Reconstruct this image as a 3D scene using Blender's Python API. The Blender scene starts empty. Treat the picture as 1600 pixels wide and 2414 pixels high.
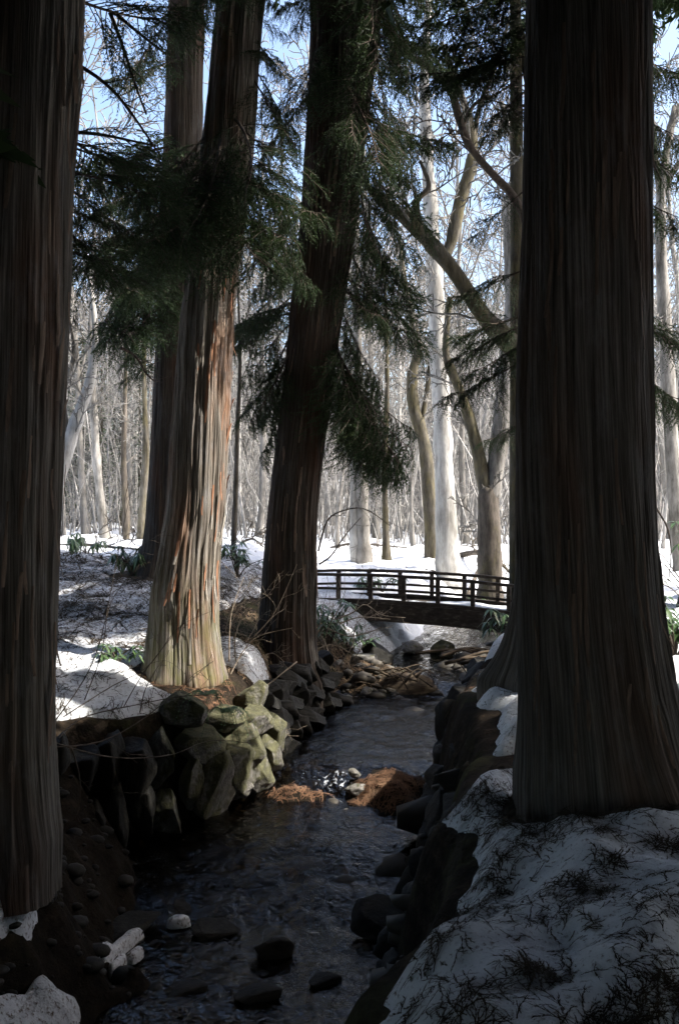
import bpy, math, random
import numpy as np
from mathutils import Vector, Matrix, Quaternion

# ------------------------------------------------------------------ camera, sky, sun, exposure
scene = bpy.context.scene
COL = scene.collection
F, CX, HZ, H = 2347.0, 800.0, 1180.0, 3.0          # focal length and horizon in photo pixels, eye height over the water

cam = bpy.data.cameras.new('camera')
cam.sensor_fit = 'VERTICAL'; cam.sensor_height = 36.0; cam.lens = 35.0
cam.shift_y = (HZ - 1207.0) / 2414.0
cam.clip_start = 0.05; cam.clip_end = 2000
camo = bpy.data.objects.new('camera', cam); COL.objects.link(camo)
camo.location = (0, 0, H); camo.rotation_euler = (math.radians(90), 0, 0)
scene.camera = camo

SUN_EL, SUN_AZ = 50.0, 97.0                        # azimuth clockwise from the view direction
el, az = math.radians(SUN_EL), math.radians(SUN_AZ)
SDIR = Vector((math.cos(el) * math.sin(az), math.cos(el) * math.cos(az), math.sin(el)))
world = bpy.data.worlds.new('World'); scene.world = world; world.use_nodes = True
wn = world.node_tree
sky = wn.nodes.new('ShaderNodeTexSky'); sky.sky_type = 'NISHITA'; sky.sun_disc = False
sky.sun_elevation = el; sky.sun_rotation = az; sky.air_density = 1.0; sky.dust_density = 4.0; sky.ozone_density = 2.0
bg = wn.nodes['Background']; bg.inputs['Strength'].default_value = 0.15
wn.links.new(sky.outputs[0], bg.inputs['Color'])
sl = bpy.data.lights.new('sun', 'SUN'); sl.energy = 3.9; sl.angle = math.radians(0.53); sl.color = (1.0, 0.955, 0.89)
so = bpy.data.objects.new('sun', sl); COL.objects.link(so)
so.rotation_euler = SDIR.to_track_quat('Z', 'Y').to_euler(); so.location = (20, 0, 30)
scene.view_settings.view_transform = 'Standard'; scene.view_settings.look = 'None'
scene.view_settings.exposure = 1.55; scene.view_settings.gamma = 1.0
scene.view_settings.use_curve_mapping = False
scene.cycles.use_denoising = True
scene.cycles.use_adaptive_sampling = True; scene.cycles.adaptive_threshold = 0.04
scene.cycles.max_bounces = 6; scene.cycles.diffuse_bounces = 2; scene.cycles.transparent_max_bounces = 12
scene.cycles.sample_clamp_indirect = 4.0
scene.cycles.caustics_reflective = False; scene.cycles.caustics_refractive = False

# ------------------------------------------------------------------ helpers
def P(px, py, d):
    return np.array(((px - CX) / F * d, d, H - (py - HZ) / F * d))

def sstep(x, a=0.0, b=1.0):
    t = np.clip((np.asarray(x, float) - a) / (b - a), 0, 1)
    return t * t * (3 - 2 * t)

def hash3(i, j, k, seed):
    with np.errstate(over='ignore'):
        n = (i.astype(np.uint32) * np.uint32(374761393)) ^ (j.astype(np.uint32) * np.uint32(668265263)) ^ \
            (k.astype(np.uint32) * np.uint32(2246822519)) ^ np.uint32(seed * 3266489917 & 0xffffffff)
        n = (n ^ (n >> np.uint32(13))) * np.uint32(1274126177)
        n = (n ^ (n >> np.uint32(15))) * np.uint32(2246822519)
        n = n ^ (n >> np.uint32(16))
    return n.astype(np.float64) / 4294967295.0 * 2 - 1

def vnoise(x, y, z=None, seed=0, perx=0):
    x = np.asarray(x, float); y = np.asarray(y, float)
    z = np.zeros_like(x + y) if z is None else np.asarray(z, float)
    x, y, z = np.broadcast_arrays(x, y, z)
    xi, yi, zi = np.floor(x).astype(np.int64), np.floor(y).astype(np.int64), np.floor(z).astype(np.int64)
    fx, fy, fz = x - xi, y - yi, z - zi
    fx, fy, fz = [f * f * (3 - 2 * f) for f in (fx, fy, fz)]
    def h(a, b, c):
        xa = xi + a
        if perx: xa = xa % perx
        return hash3(xa, yi + b, zi + c, seed)
    def lx(b, c):
        return h(0, b, c) * (1 - fx) + h(1, b, c) * fx
    def ly(c):
        return lx(0, c) * (1 - fy) + lx(1, c) * fy
    if not np.any(z): return ly(0)
    return ly(0) * (1 - fz) + ly(1) * fz

def fbm(x, y, z=None, seed=0, oct=4):
    s, a, f = 0, 1.0, 1.0
    for o in range(oct):
        s = s + a * vnoise(np.asarray(x) * f + 13.7 * o, np.asarray(y) * f + 7.3 * o, None if z is None else np.asarray(z) * f, seed + o)
        a *= .5; f *= 2.03
    return s

class MB:
    """collects vertices and faces, builds one mesh object"""
    def __init__(s):
        s.v, s.q, s.t, s.qm, s.tm, s.uv, s.n = [], [], [], [], [], [], 0
    def add(s, v, quads=None, tris=None, mat=0, uv=None):
        v = np.asarray(v, np.float32).reshape(-1, 3)
        s.v.append(v)
        s.uv.append(np.zeros((len(v), 2), np.float32) if uv is None else np.asarray(uv, np.float32))
        if quads is not None and len(quads):
            q = np.asarray(quads, np.int32) + s.n; s.q.append(q); s.qm.append(np.full(len(q), mat, np.int32))
        if tris is not None and len(tris):
            t = np.asarray(tris, np.int32) + s.n; s.t.append(t); s.tm.append(np.full(len(t), mat, np.int32))
        s.n += len(v)
    def tube(s, pts, rad, sides=6, mat=0, cap=True):
        pts = np.asarray(pts, float); n = len(pts); rad = np.broadcast_to(np.asarray(rad, float), (n,))
        tan = np.gradient(pts, axis=0); tan /= np.linalg.norm(tan, axis=1)[:, None] + 1e-9
        ref = np.array((0, 0, 1.0)) if abs(tan[0][2]) < .9 else np.array((1.0, 0, 0))
        a = np.cross(tan, ref); a /= np.linalg.norm(a, axis=1)[:, None] + 1e-9
        b = np.cross(tan, a)
        th = np.arange(sides) / sides * 2 * math.pi
        ring = pts[:, None, :] + rad[:, None, None] * (np.cos(th)[None, :, None] * a[:, None, :] + np.sin(th)[None, :, None] * b[:, None, :])
        i = np.arange(n - 1)[:, None] * sides; j = np.arange(sides)[None, :]; k = (j + 1) % sides
        q = np.stack([i + j, i + k, i + sides + k, i + sides + j], -1).reshape(-1, 4)
        L = np.concatenate([[0], np.cumsum(np.linalg.norm(np.diff(pts, axis=0), axis=1))])
        uv = np.stack([np.broadcast_to((th / (2 * math.pi))[None, :], (n, sides)) * 6.28 * rad.max(), np.broadcast_to(L[:, None], (n, sides))], -1).reshape(-1, 2)
        v = ring.reshape(-1, 3); tr = None
        if cap and sides > 2:
            e = (n - 1) * sides
            tr = [(0, x + 1, x) for x in range(1, sides - 1)] + [(e, e + x, e + x + 1) for x in range(1, sides - 1)]
        s.add(v, q, tr, mat, uv)
    def box(s, M, sx, sy, sz, mat=0):
        c = np.array([(x, y, z) for x in (-.5, .5) for y in (-.5, .5) for z in (-.5, .5)]) * (sx, sy, sz)
        v = np.array([M @ Vector(p) for p in c])
        s.add(v, [(0, 1, 3, 2), (4, 6, 7, 5), (0, 4, 5, 1), (2, 3, 7, 6), (0, 2, 6, 4), (1, 5, 7, 3)], None, mat)
    def arrays(s):
        v = np.concatenate(s.v)
        q = np.concatenate(s.q) if s.q else np.zeros((0, 4), np.int32)
        t = np.concatenate(s.t) if s.t else np.zeros((0, 3), np.int32)
        return v, q, t
    def mesh(s, name, mats, smooth=True, attrs=None):
        v, q, t = s.arrays()
        qm = np.concatenate(s.qm) if s.qm else np.zeros(0, np.int32); tm = np.concatenate(s.tm) if s.tm else np.zeros(0, np.int32)
        me = bpy.data.meshes.new(name)
        me.vertices.add(len(v)); me.vertices.foreach_set('co', v.astype(np.float32).ravel())
        nl = q.size + t.size
        idx = np.concatenate([q.ravel(), t.ravel()]).astype(np.int32)
        me.loops.add(nl); me.loops.foreach_set('vertex_index', idx)
        st = np.concatenate([np.arange(len(q)) * 4, q.size + np.arange(len(t)) * 3]).astype(np.int32)
        me.polygons.add(len(st)); me.polygons.foreach_set('loop_start', st)
        me.polygons.foreach_set('material_index', np.concatenate([qm, tm]).astype(np.int32))
        me.polygons.foreach_set('use_smooth', np.full(len(st), smooth, bool))
        uv = np.concatenate(s.uv)
        ul = me.uv_layers.new(name='UVMap'); ul.data.foreach_set('uv', uv[idx].ravel())
        for k, arr in (attrs or {}).items():
            at = me.attributes.new(k, 'FLOAT', 'POINT'); at.data.foreach_set('value', np.asarray(arr, np.float32).ravel())
        for m in (mats if isinstance(mats, (list, tuple)) else [mats]): me.materials.append(m)
        me.update(); me.validate()
        return me
    def build(s, name, mats, parent=None, smooth=True, attrs=None):
        return link(name, s.mesh(name, mats, smooth, attrs), parent)

def link(name, me, parent=None):
    o = bpy.data.objects.new(name, me); COL.objects.link(o)
    if parent is not None: o.parent = parent
    return o

def tag(o, label=None, cat=None, group=None, kind=None):
    if label: o['label'] = label
    if cat: o['category'] = cat
    if group: o['group'] = group
    if kind: o['kind'] = kind
    return o

def empty(name, loc, label, cat, group=None):
    o = bpy.data.objects.new(name, None); COL.objects.link(o)
    o.location = Vector(loc); o.empty_display_size = .2
    return tag(o, label, cat, group)

def smooth_path(pts, n):
    pts = np.asarray(pts, float); m = len(pts)
    t = np.linspace(0, m - 1, n); out = []
    for x in t:
        i = min(int(x), m - 2); f = x - i
        p0, p1, p2, p3 = pts[max(i - 1, 0)], pts[i], pts[i + 1], pts[min(i + 2, m - 1)]
        out.append(.5 * (2 * p1 + (p2 - p0) * f + (2 * p0 - 5 * p1 + 4 * p2 - p3) * f * f + (3 * p1 - p0 - 3 * p2 + p3) * f ** 3))
    return np.array(out)

# ------------------------------------------------------------------ materials
def new_mat(name):
    m = bpy.data.materials.new(name); m.use_nodes = True
    nt = m.node_tree
    return m, nt, nt.nodes['Principled BSDF']

def N(nt, t, **kw):
    n = nt.nodes.new(t)
    for k, v in kw.items():
        if k in n.inputs: n.inputs[k].default_value = v
        else: setattr(n, k, v)
    return n

def ramp(nt, src, stops):
    r = nt.nodes.new('ShaderNodeValToRGB'); e = r.color_ramp.elements
    while len(e) < len(stops): e.new(.5)
    for x, (p, c) in zip(e, stops): x.position = p; x.color = (*c, 1)
    nt.links.new(src, r.inputs[0]); return r

def mixc(nt, fac, a, b):
    m = nt.nodes.new('ShaderNodeMix'); m.data_type = 'RGBA'
    for v, i in ((fac, 0), (a, 6), (b, 7)):
        if hasattr(v, 'links'): nt.links.new(v, m.inputs[i])
        elif i == 0: m.inputs[0].default_value = v
        else: m.inputs[i].default_value = (*v, 1)
    return m.outputs[2]

def mapped(nt, coord, scale):
    tc = N(nt, 'ShaderNodeTexCoord'); mp = N(nt, 'ShaderNodeMapping'); mp.inputs['Scale'].default_value = scale
    nt.links.new(tc.outputs[coord], mp.inputs[0]); return mp.outputs[0]

def noise(nt, vec, scale, detail=4, rough=.6, dist=0):
    n = N(nt, 'ShaderNodeTexNoise', Scale=scale, Detail=detail, Roughness=rough, Distortion=dist)
    nt.links.new(vec, n.inputs['Vector']); return n.outputs[0]

def bump(nt, h, bsdf, strength, dist):
    b = N(nt, 'ShaderNodeBump', Strength=strength, Distance=dist)
    nt.links.new(h, b.inputs['Height']); nt.links.new(b.outputs[0], bsdf.inputs['Normal']); return b

def cedar_bark(name, dark, mid, pale, red, redamt=.5, mossy=0.0):
    m, nt, b = new_mat(name)
    uv = mapped(nt, 'UV', (1, 1, 1))
    fib = noise(nt, mapped(nt, 'UV', (85, 1.1, 1)), 1, 5, .6, .25)
    big = noise(nt, mapped(nt, 'UV', (16, .4, 1)), 1, 4, .6, .2)
    patch = noise(nt, mapped(nt, 'UV', (2.6, .5, 1)), 1, 3, .55)
    brk = noise(nt, mapped(nt, 'UV', (45, 2.2, 1)), 1, 6, .7, .5)
    f2 = N(nt, 'ShaderNodeMix'); f2.inputs[0].default_value = .35; nt.links.new(fib, f2.inputs[2]); nt.links.new(brk, f2.inputs[3]); fib = f2.outputs[0]
    c1 = ramp(nt, fib, [(.34, dark), (.5, mid), (.66, pale)]).outputs[0]
    rp = ramp(nt, patch, [(.5 - .1 * redamt, (0, 0, 0)), (.68, (1, 1, 1))]).outputs[0]
    c2 = ramp(nt, fib, [(.3, tuple(x * .35 for x in red)), (.6, red)]).outputs[0]
    c = mixc(nt, rp, c1, c2)
    bp = ramp(nt, big, [(.32, (.6, .6, .6)), (.6, (1.1, 1.1, 1.1))]).outputs[0]
    mul = nt.nodes.new('ShaderNodeMix'); mul.data_type = 'RGBA'; mul.blend_type = 'MULTIPLY'; mul.inputs[0].default_value = .8
    nt.links.new(c, mul.inputs[6]); nt.links.new(bp, mul.inputs[7]); c = mul.outputs[2]
    if mossy:
        geo = N(nt, 'ShaderNodeTexCoord'); sep = N(nt, 'ShaderNodeSeparateXYZ'); nt.links.new(geo.outputs['UV'], sep.inputs[0])
        mr = N(nt, 'ShaderNodeMapRange'); nt.links.new(sep.outputs[1], mr.inputs[0])
        mr.inputs[1].default_value = 1.3; mr.inputs[2].default_value = .1; mr.inputs[3].default_value = 0; mr.inputs[4].default_value = mossy
        mn = ramp(nt, noise(nt, mapped(nt, 'UV', (14, 3, 1)), 1, 5, .7), [(.42, (0, 0, 0)), (.6, (1, 1, 1))]).outputs[0]
        mm = N(nt, 'ShaderNodeMath', operation='MULTIPLY'); nt.links.new(mr.outputs[0], mm.inputs[0]); nt.links.new(mn, mm.inputs[1])
        c = mixc(nt, mm.outputs[0], c, (.13, .135, .04))
    li = ramp(nt, noise(nt, mapped(nt, 'UV', (6, 1.8, 1)), 1, 7, .75), [(.52, (0, 0, 0)), (.68, (.4, .4, .4))]).outputs[0]
    c = mixc(nt, li, c, tuple(x * .8 + .03 for x in pale[:1]) * 3)
    nt.links.new(c, b.inputs['Base Color']); b.inputs['Roughness'].default_value = .92
    b.inputs['Specular IOR Level'].default_value = .15
    bump(nt, fib, b, 1.0, .02)
    return m

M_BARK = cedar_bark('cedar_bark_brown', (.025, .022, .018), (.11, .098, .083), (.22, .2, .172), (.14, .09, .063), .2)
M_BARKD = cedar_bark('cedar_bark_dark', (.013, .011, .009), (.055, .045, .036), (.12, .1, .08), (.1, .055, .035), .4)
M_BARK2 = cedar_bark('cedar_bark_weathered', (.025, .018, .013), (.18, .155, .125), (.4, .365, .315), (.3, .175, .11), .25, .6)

def simple_noise_mat(name, stops, scale, rough=.9, bs=.4, bd=.02, detail=5, spec=.2, coord='Object', stretch=(1, 1, 1)):
    m, nt, b = new_mat(name)
    n = noise(nt, mapped(nt, coord, stretch), scale, detail, .65)
    nt.links.new(ramp(nt, n, stops).outputs[0], b.inputs['Base Color'])
    b.inputs['Roughness'].default_value = rough; b.inputs['Specular IOR Level'].default_value = spec
    if bs: bump(nt, n, b, bs, bd)
    return m

M_FOLI = simple_noise_mat('cedar_needles', [(.3, (.016, .03, .014)), (.55, (.034, .055, .024)), (.75, (.07, .08, .033))], 3.0, .6, 0)
_nt = M_FOLI.node_tree; _tl = N(_nt, 'ShaderNodeBsdfTranslucent'); _tl.inputs[0].default_value = (.1, .16, .05, 1)
_mx = N(_nt, 'ShaderNodeMixShader'); _mx.inputs[0].default_value = .1
_nt.links.new(_nt.nodes['Principled BSDF'].outputs[0], _mx.inputs[1]); _nt.links.new(_tl.outputs[0], _mx.inputs[2])
_nt.links.new(_mx.outputs[0], _nt.nodes['Material Output'].inputs[0])
M_TWIG = simple_noise_mat('twig_bark', [(.3, (.045, .035, .028)), (.7, (.12, .095, .075))], 20, .9, .3, .004)
M_DRYTWIG = simple_noise_mat('dry_twig', [(.3, (.14, .11, .08)), (.7, (.34, .28, .21))], 20, .9, .3, .004)
M_LITTER = simple_noise_mat('cedar_litter_dark', [(.3, (.022, .017, .01)), (.6, (.05, .036, .02)), (.8, (.09, .055, .03))], 4, .9, 0)
M_RUST = simple_noise_mat('cedar_litter_rust', [(.3, (.08, .042, .024)), (.55, (.2, .11, .062)), (.8, (.36, .24, .15))], 5, .85, 0)
M_DRYLEAF = simple_noise_mat('dead_leaves', [(.3, (.12, .075, .04)), (.55, (.26, .18, .11)), (.8, (.45, .36, .25))], 5, .85, 0)
M_LEAF = simple_noise_mat('evergreen_leaf', [(.3, (.03, .07, .022)), (.6, (.07, .12, .04)), (.8, (.13, .18, .07))], 6, .38, 0, spec=.5)
M_FERN = simple_noise_mat('fern_frond', [(.3, (.05, .11, .05)), (.7, (.14, .24, .13))], 9, .6, 0)
M_WOOD = simple_noise_mat('weathered_bridge_wood', [(.3, (.026, .02, .015)), (.55, (.065, .05, .037)), (.75, (.17, .145, .115))], 3, .85, .4, .006, stretch=(1, 6, 6))
M_DRIFT = simple_noise_mat('driftwood', [(.3, (.03, .022, .015)), (.6, (.1, .075, .05)), (.8, (.2, .16, .11))], 6, .9, .5, .01)

def rock_mat(name, moss):
    m, nt, b = new_mat(name)
    oi = N(nt, 'ShaderNodeObjectInfo')
    v = N(nt, 'ShaderNodeVectorMath', operation='ADD')
    tc = N(nt, 'ShaderNodeTexCoord'); nt.links.new(tc.outputs['Object'], v.inputs[0]); nt.links.new(oi.outputs['Random'], v.inputs[1])
    n1 = noise(nt, v.outputs[0], 3, 8, .7)
    n2 = noise(nt, v.outputs[0], 1.6, 6, .65)
    base = ramp(nt, n1, [(.3, (.05, .045, .038)), (.5, (.16, .148, .128)), (.72, (.36, .34, .305))]).outputs[0]
    mc = ramp(nt, n1, [(.35, (.028, .028, .012)), (.62, (.105, .1, .045))]).outputs[0]
    geo = N(nt, 'ShaderNodeNewGeometry'); sep = N(nt, 'ShaderNodeSeparateXYZ'); nt.links.new(geo.outputs['Normal'], sep.inputs[0])
    ad = N(nt, 'ShaderNodeMath', operation='MULTIPLY_ADD'); nt.links.new(sep.outputs[2], ad.inputs[0]); ad.inputs[1].default_value = .14
    nt.links.new(n2, ad.inputs[2])
    mk = ramp(nt, ad.outputs[0], [(.62 - moss * .22, (0, 0, 0)), (.72 - moss * .2, (1, 1, 1))]).outputs[0]
    nt.links.new(mixc(nt, mk, base, mc), b.inputs['Base Color'])
    b.inputs['Roughness'].default_value = .85
    bump(nt, n1, b, .7, .05)
    return m
M_ROCK = rock_mat('mossy_rock', .95)
M_ROCKD = rock_mat('bare_rock', .1)

def wet_shade_rock_mat():
    m, nt, b = new_mat('wet_shaded_rock')
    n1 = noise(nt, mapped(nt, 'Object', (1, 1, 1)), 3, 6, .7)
    nt.links.new(ramp(nt, n1, [(.3, (.008, .0075, .006)), (.7, (.034, .031, .024))]).outputs[0], b.inputs['Base Color'])  # near-black: wet stream stones, plus wall and cobble shade put into the colour
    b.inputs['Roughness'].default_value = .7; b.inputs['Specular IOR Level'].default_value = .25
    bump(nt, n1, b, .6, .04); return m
M_WETSHADE = wet_shade_rock_mat()

def snow_mat():
    m, nt, b = new_mat('old_snow')
    ob = mapped(nt, 'Object', (1, 1, 1))
    n1 = noise(nt, ob, 4.5, 8, .68); n2 = noise(nt, ob, 34, 6, .75)
    at = N(nt, 'ShaderNodeAttribute', attribute_name='dirt')
    base = ramp(nt, n1, [(.3, (.72, .74, .76)), (.6, (.86, .87, .88))]).outputs[0]
    sp = N(nt, 'ShaderNodeMath', operation='MULTIPLY_ADD'); nt.links.new(at.outputs['Fac'], sp.inputs[0]); sp.inputs[1].default_value = .36; nt.links.new(n2, sp.inputs[2])
    mk = ramp(nt, sp.outputs[0], [(.66, (0, 0, 0)), (.78, (1, 1, 1))]).outputs[0]
    nt.links.new(mixc(nt, mk, base, (.14, .1, .065)), b.inputs['Base Color'])
    b.inputs['Roughness'].default_value = .6; b.inputs['Specular IOR Level'].default_value = .2
    ad = N(nt, 'ShaderNodeMath', operation='MULTIPLY_ADD'); nt.links.new(n2, ad.inputs[0]); ad.inputs[1].default_value = .25; nt.links.new(n1, ad.inputs[2])
    bump(nt, ad.outputs[0], b, .9, .07)
    return m
M_SNOW = snow_mat()

def soil_mat():
    m, nt, b = new_mat('forest_soil')
    ob = mapped(nt, 'Object', (1, 1, 1))
    n1 = noise(nt, ob, 9, 8, .75); n2 = noise(nt, ob, 1.3, 5, .6)
    c1 = ramp(nt, n1, [(.3, (.009, .007, .005)), (.52, (.03, .022, .015)), (.72, (.095, .066, .042))]).outputs[0]
    c2 = ramp(nt, n1, [(.3, (.025, .025, .01)), (.7, (.09, .085, .035))]).outputs[0]
    mk = ramp(nt, n2, [(.52, (0, 0, 0)), (.62, (1, 1, 1))]).outputs[0]
    at = N(nt, 'ShaderNodeAttribute', attribute_name='wet')  # mask for soil darkened by painted-in shade as well as damp
    wc = ramp(nt, n1, [(.3, (.006, .005, .0035)), (.7, (.03, .022, .015))]).outputs[0]
    nt.links.new(mixc(nt, at.outputs['Fac'], mixc(nt, mk, c1, c2), wc), b.inputs['Base Color'])
    b.inputs['Roughness'].default_value = .95; b.inputs['Specular IOR Level'].default_value = .1
    bump(nt, n1, b, 1.0, .05); return m
M_SOIL = soil_mat()

def bare_bark_mat(name, dark, pale, moss=.0):
    m, nt, b = new_mat(name)
    n1 = noise(nt, mapped(nt, 'Object', (5, 5, 1.1)), 1.6, 7, .72)
    n3 = noise(nt, mapped(nt, 'Object', (1, 1, .55)), 1.1, 4, .6)
    c = ramp(nt, n1, [(.33, dark), (.62, pale)]).outputs[0]
    pt = ramp(nt, n3, [(.35, (.55, .54, .52)), (.62, (1.1, 1.1, 1.1))]).outputs[0]
    mul = nt.nodes.new('ShaderNodeMix'); mul.data_type = 'RGBA'; mul.blend_type = 'MULTIPLY'; mul.inputs[0].default_value = 1
    nt.links.new(c, mul.inputs[6]); nt.links.new(pt, mul.inputs[7]); c = mul.outputs[2]
    if moss:
        n2 = noise(nt, mapped(nt, 'Object', (2, 2, 1)), 1.5, 8, .75)
        mk = ramp(nt, n2, [(.56 - moss * .25, (0, 0, 0)), (.76 - moss * .2, (.9, .9, .9))]).outputs[0]
        mc = ramp(nt, n1, [(.3, (.035, .03, .016)), (.65, (.135, .115, .055))]).outputs[0]
        c = mixc(nt, mk, c, mc)
    nt.links.new(c, b.inputs['Base Color']); b.inputs['Roughness'].default_value = .9
    b.inputs['Specular IOR Level'].default_value = .15
    bump(nt, n1, b, .8, .03); return m
M_GREY = bare_bark_mat('grey_tree_bark', (.1, .092, .08), (.34, .32, .29))
M_PALE = bare_bark_mat('pale_tree_bark', (.28, .265, .24), (.56, .54, .5))
M_MOSSB = bare_bark_mat('mossy_tree_bark', (.04, .034, .026), (.15, .135, .11), .6)
M_BROWNB = bare_bark_mat('brown_tree_bark', (.045, .038, .03), (.17, .145, .12), .25)
M_FAR = bare_bark_mat('far_tree_bark', (.17, .16, .148), (.4, .385, .36))
M_FIR = simple_noise_mat('far_conifer_needles', [(.3, (.04, .06, .035)), (.7, (.09, .115, .07))], 2, .8, 0)

def water_mat():
    m = bpy.data.materials.new('stream_water'); m.use_nodes = True; nt = m.node_tree
    nt.nodes.remove(nt.nodes['Principled BSDF']); out = nt.nodes['Material Output']
    ob = mapped(nt, 'Object', (1, .8, 1))
    n1 = noise(nt, ob, 9, 3, .55, .8); n2 = noise(nt, ob, 30, 2, .5, .5)
    ad = N(nt, 'ShaderNodeMath', operation='MULTIPLY_ADD'); nt.links.new(n2, ad.inputs[0]); ad.inputs[1].default_value = .3; nt.links.new(n1, ad.inputs[2])
    bp = N(nt, 'ShaderNodeBump', Strength=.55, Distance=.05); nt.links.new(ad.outputs[0], bp.inputs['Height'])
    fr = N(nt, 'ShaderNodeFresnel', IOR=1.5); nt.links.new(bp.outputs[0], fr.inputs['Normal'])
    gl = N(nt, 'ShaderNodeBsdfGlossy', Roughness=.04); nt.links.new(bp.outputs[0], gl.inputs['Normal'])
    tr = N(nt, 'ShaderNodeBsdfTransparent'); tr.inputs[0].default_value = (.3, .26, .2, 1)
    mx = N(nt, 'ShaderNodeMixShader'); nt.links.new(fr.outputs[0], mx.inputs[0]); nt.links.new(tr.outputs[0], mx.inputs[1]); nt.links.new(gl.outputs[0], mx.inputs[2])
    fo = N(nt, 'ShaderNodeBsdfDiffuse'); fo.inputs[0].default_value = (.8, .82, .84, 1)
    at = N(nt, 'ShaderNodeAttribute', attribute_name='foam')
    fn = noise(nt, mapped(nt, 'Object', (26, 13, 1)), 1, 5, .7, .5)
    a2 = N(nt, 'ShaderNodeMath', operation='MULTIPLY_ADD'); nt.links.new(at.outputs['Fac'], a2.inputs[0]); a2.inputs[1].default_value = .36; nt.links.new(fn, a2.inputs[2])
    mk = ramp(nt, a2.outputs[0], [(.72, (0, 0, 0)), (.86, (.9, .9, .9))])
    m2 = N(nt, 'ShaderNodeMixShader'); nt.links.new(mk.outputs[0], m2.inputs[0]); nt.links.new(mx.outputs[0], m2.inputs[1]); nt.links.new(fo.outputs[0], m2.inputs[2])
    nt.links.new(m2.outputs[0], out.inputs[0])
    return m
M_WATER = water_mat()

# ------------------------------------------------------------------ terrain
YL = [0, 6.0, 6.8, 7.8, 8.45, 9.0, 9.5, 10.2, 11.5, 12.8, 13.8, 15.5, 17, 20, 24, 30, 40, 80, 400]
XLv = [-40, -14, -6.5, -2.45, -1.45, -1.0, -.78, -.62, -.38, -.1, .3, .8, 1.4, 2.1, 3.2, 4.6, 8, 26, 150]
YR = [-3, 3, 5, 6.5, 7.6, 9, 10, 11, 12, 13, 14, 15.5, 17, 20, 24, 30, 40, 80, 400]
XRv = [-.9, -.42, .12, .38, .52, .85, 1.0, 1.18, 1.3, 1.45, 1.75, 2.1, 2.6, 3.3, 4.3, 6, 11, 30, 160]
YW = [-5, 7.0, 8.1, 9.15, 9.8, 13.1, 13.6, 15.5, 17, 20, 30, 400]
WV = [0, 0, .2, .24, .4, .41, .53, .56, .6, .66, .85, 1.0]
def xl(y): return np.interp(y, YL, XLv)
def xr(y): return np.interp(y, YR, XRv)
def wat(y): return np.interp(y, YW, WV)

def ground_z(x, y):
    x = np.asarray(x, float); y = np.asarray(y, float)
    W = wat(y)
    big = fbm(x * .35, y * .35, seed=3, oct=3); fine = fbm(x * 2.3, y * 2.3, seed=8, oct=3)
    bed = W - .13 + .05 * fine + .05 * big
    # island of gravel and litter
    isl = np.exp(-(((x - .5) / .47) ** 2 + ((y - 9.2) / .55) ** 2) ** 1.5)
    bed = bed + isl * (.18 + .05 * fine)
    isl2 = np.exp(-(((x + .42) / .38) ** 2 + ((y - 9.25) / .22) ** 2) ** 1.5)
    bed = bed + isl2 * (.12 + .04 * fine)
    bar = np.exp(-(((x - .42) / .55) ** 2 + ((y - 13.7) / .45) ** 2) ** 1.5)
    bed = bed + bar * .22
    bar2 = np.exp(-(((x - 2.15) / .5) ** 2 + ((y - 14.9) / .55) ** 2) ** 1.5)
    bed = bed + bar2 * .2
    # near low bank on the camera's side of the wall
    low = -.14 + np.clip((-1.38 - x) / .62, 0, 3) ** 1.15 * .8
    low = np.minimum(low, 1.25) * sstep(y, 9.0, 7.9) + .13 * fine + .05 * fbm(x * 7, y * 7, seed=91, oct=2)
    low = low + .36 * np.exp(-((x + 2.1) ** 2 + (y - 5.7) ** 2) / .55)
    bed = np.where(x < -1.0, np.maximum(bed, low - .02), bed)
    # left bank
    dy = .05
    sl = (xl(y) - x) / np.sqrt(1 + ((xl(y + dy) - xl(y - dy)) / (2 * dy)) ** 2)
    runL = np.interp(y, [8.5, 11, 13, 16, 18], [.3, .45, 1.1, 1.3, 1.0])
    lift = sstep(y, 9.5, 16.5) * sstep(-x, .2, 2.0)
    TL = 1.13 + .17 * sstep(sl, .1, 1.5) + .55 * lift - .12 * sstep(y, 20, 60) - .05 * sstep(y, 12, 15) * (1 - sstep(-x, .2, 2)) + .15 * sstep(y, 16, 26) * (1 - lift)
    TL = TL + .05 * big + .02 * fine
    zl = bed + (TL - bed) * sstep(sl, -.02, runL)
    # right bank
    sr = (x - xr(y)) / np.sqrt(1 + ((xr(y + dy) - xr(y - dy)) / (2 * dy)) ** 2)
    wb = vnoise(y * 1.7, x * .8, seed=61) * .16 + vnoise(y * 4.1, x * 2, seed=62) * .06
    sr = sr + wb * sstep(y, 20, 14)
    runR = np.interp(y, [3, 7, 9, 11, 14, 18], [.45, .5, .42, .5, 1.2, 2.0])
    TR = 1.26 + .12 * sstep(sr, .3, 1.3) + .08 * sstep(sr, 2, 6) + .05 * big + .02 * fine - .2 * sstep(y, 11, 15) + .3 * sstep(y, 18, 40)
    TR = TR + .2 * np.exp(-((x - 1.35) ** 2 + (y - 4.9) ** 2) / .5) + .1 * np.exp(-((x - 1.85) ** 2 + (y - 8.3) ** 2) / .7)
    zr = bed + (TR - bed) * sstep(sr, -.02, runR)
    z = np.where(sl > -.02, zl, np.where(sr > -.02, zr, bed))
    # far away the stream dies out
    far = sstep(y, 22, 30)
    z = z * (1 - far) + far * (1.38 + .35 * sstep(-x, -2, 6) - .1 * sstep(y, 30, 70) + .06 * big + .12 * sstep(x, 5, 12))
    return z, sl, sr, W, bed, big, fine

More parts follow.
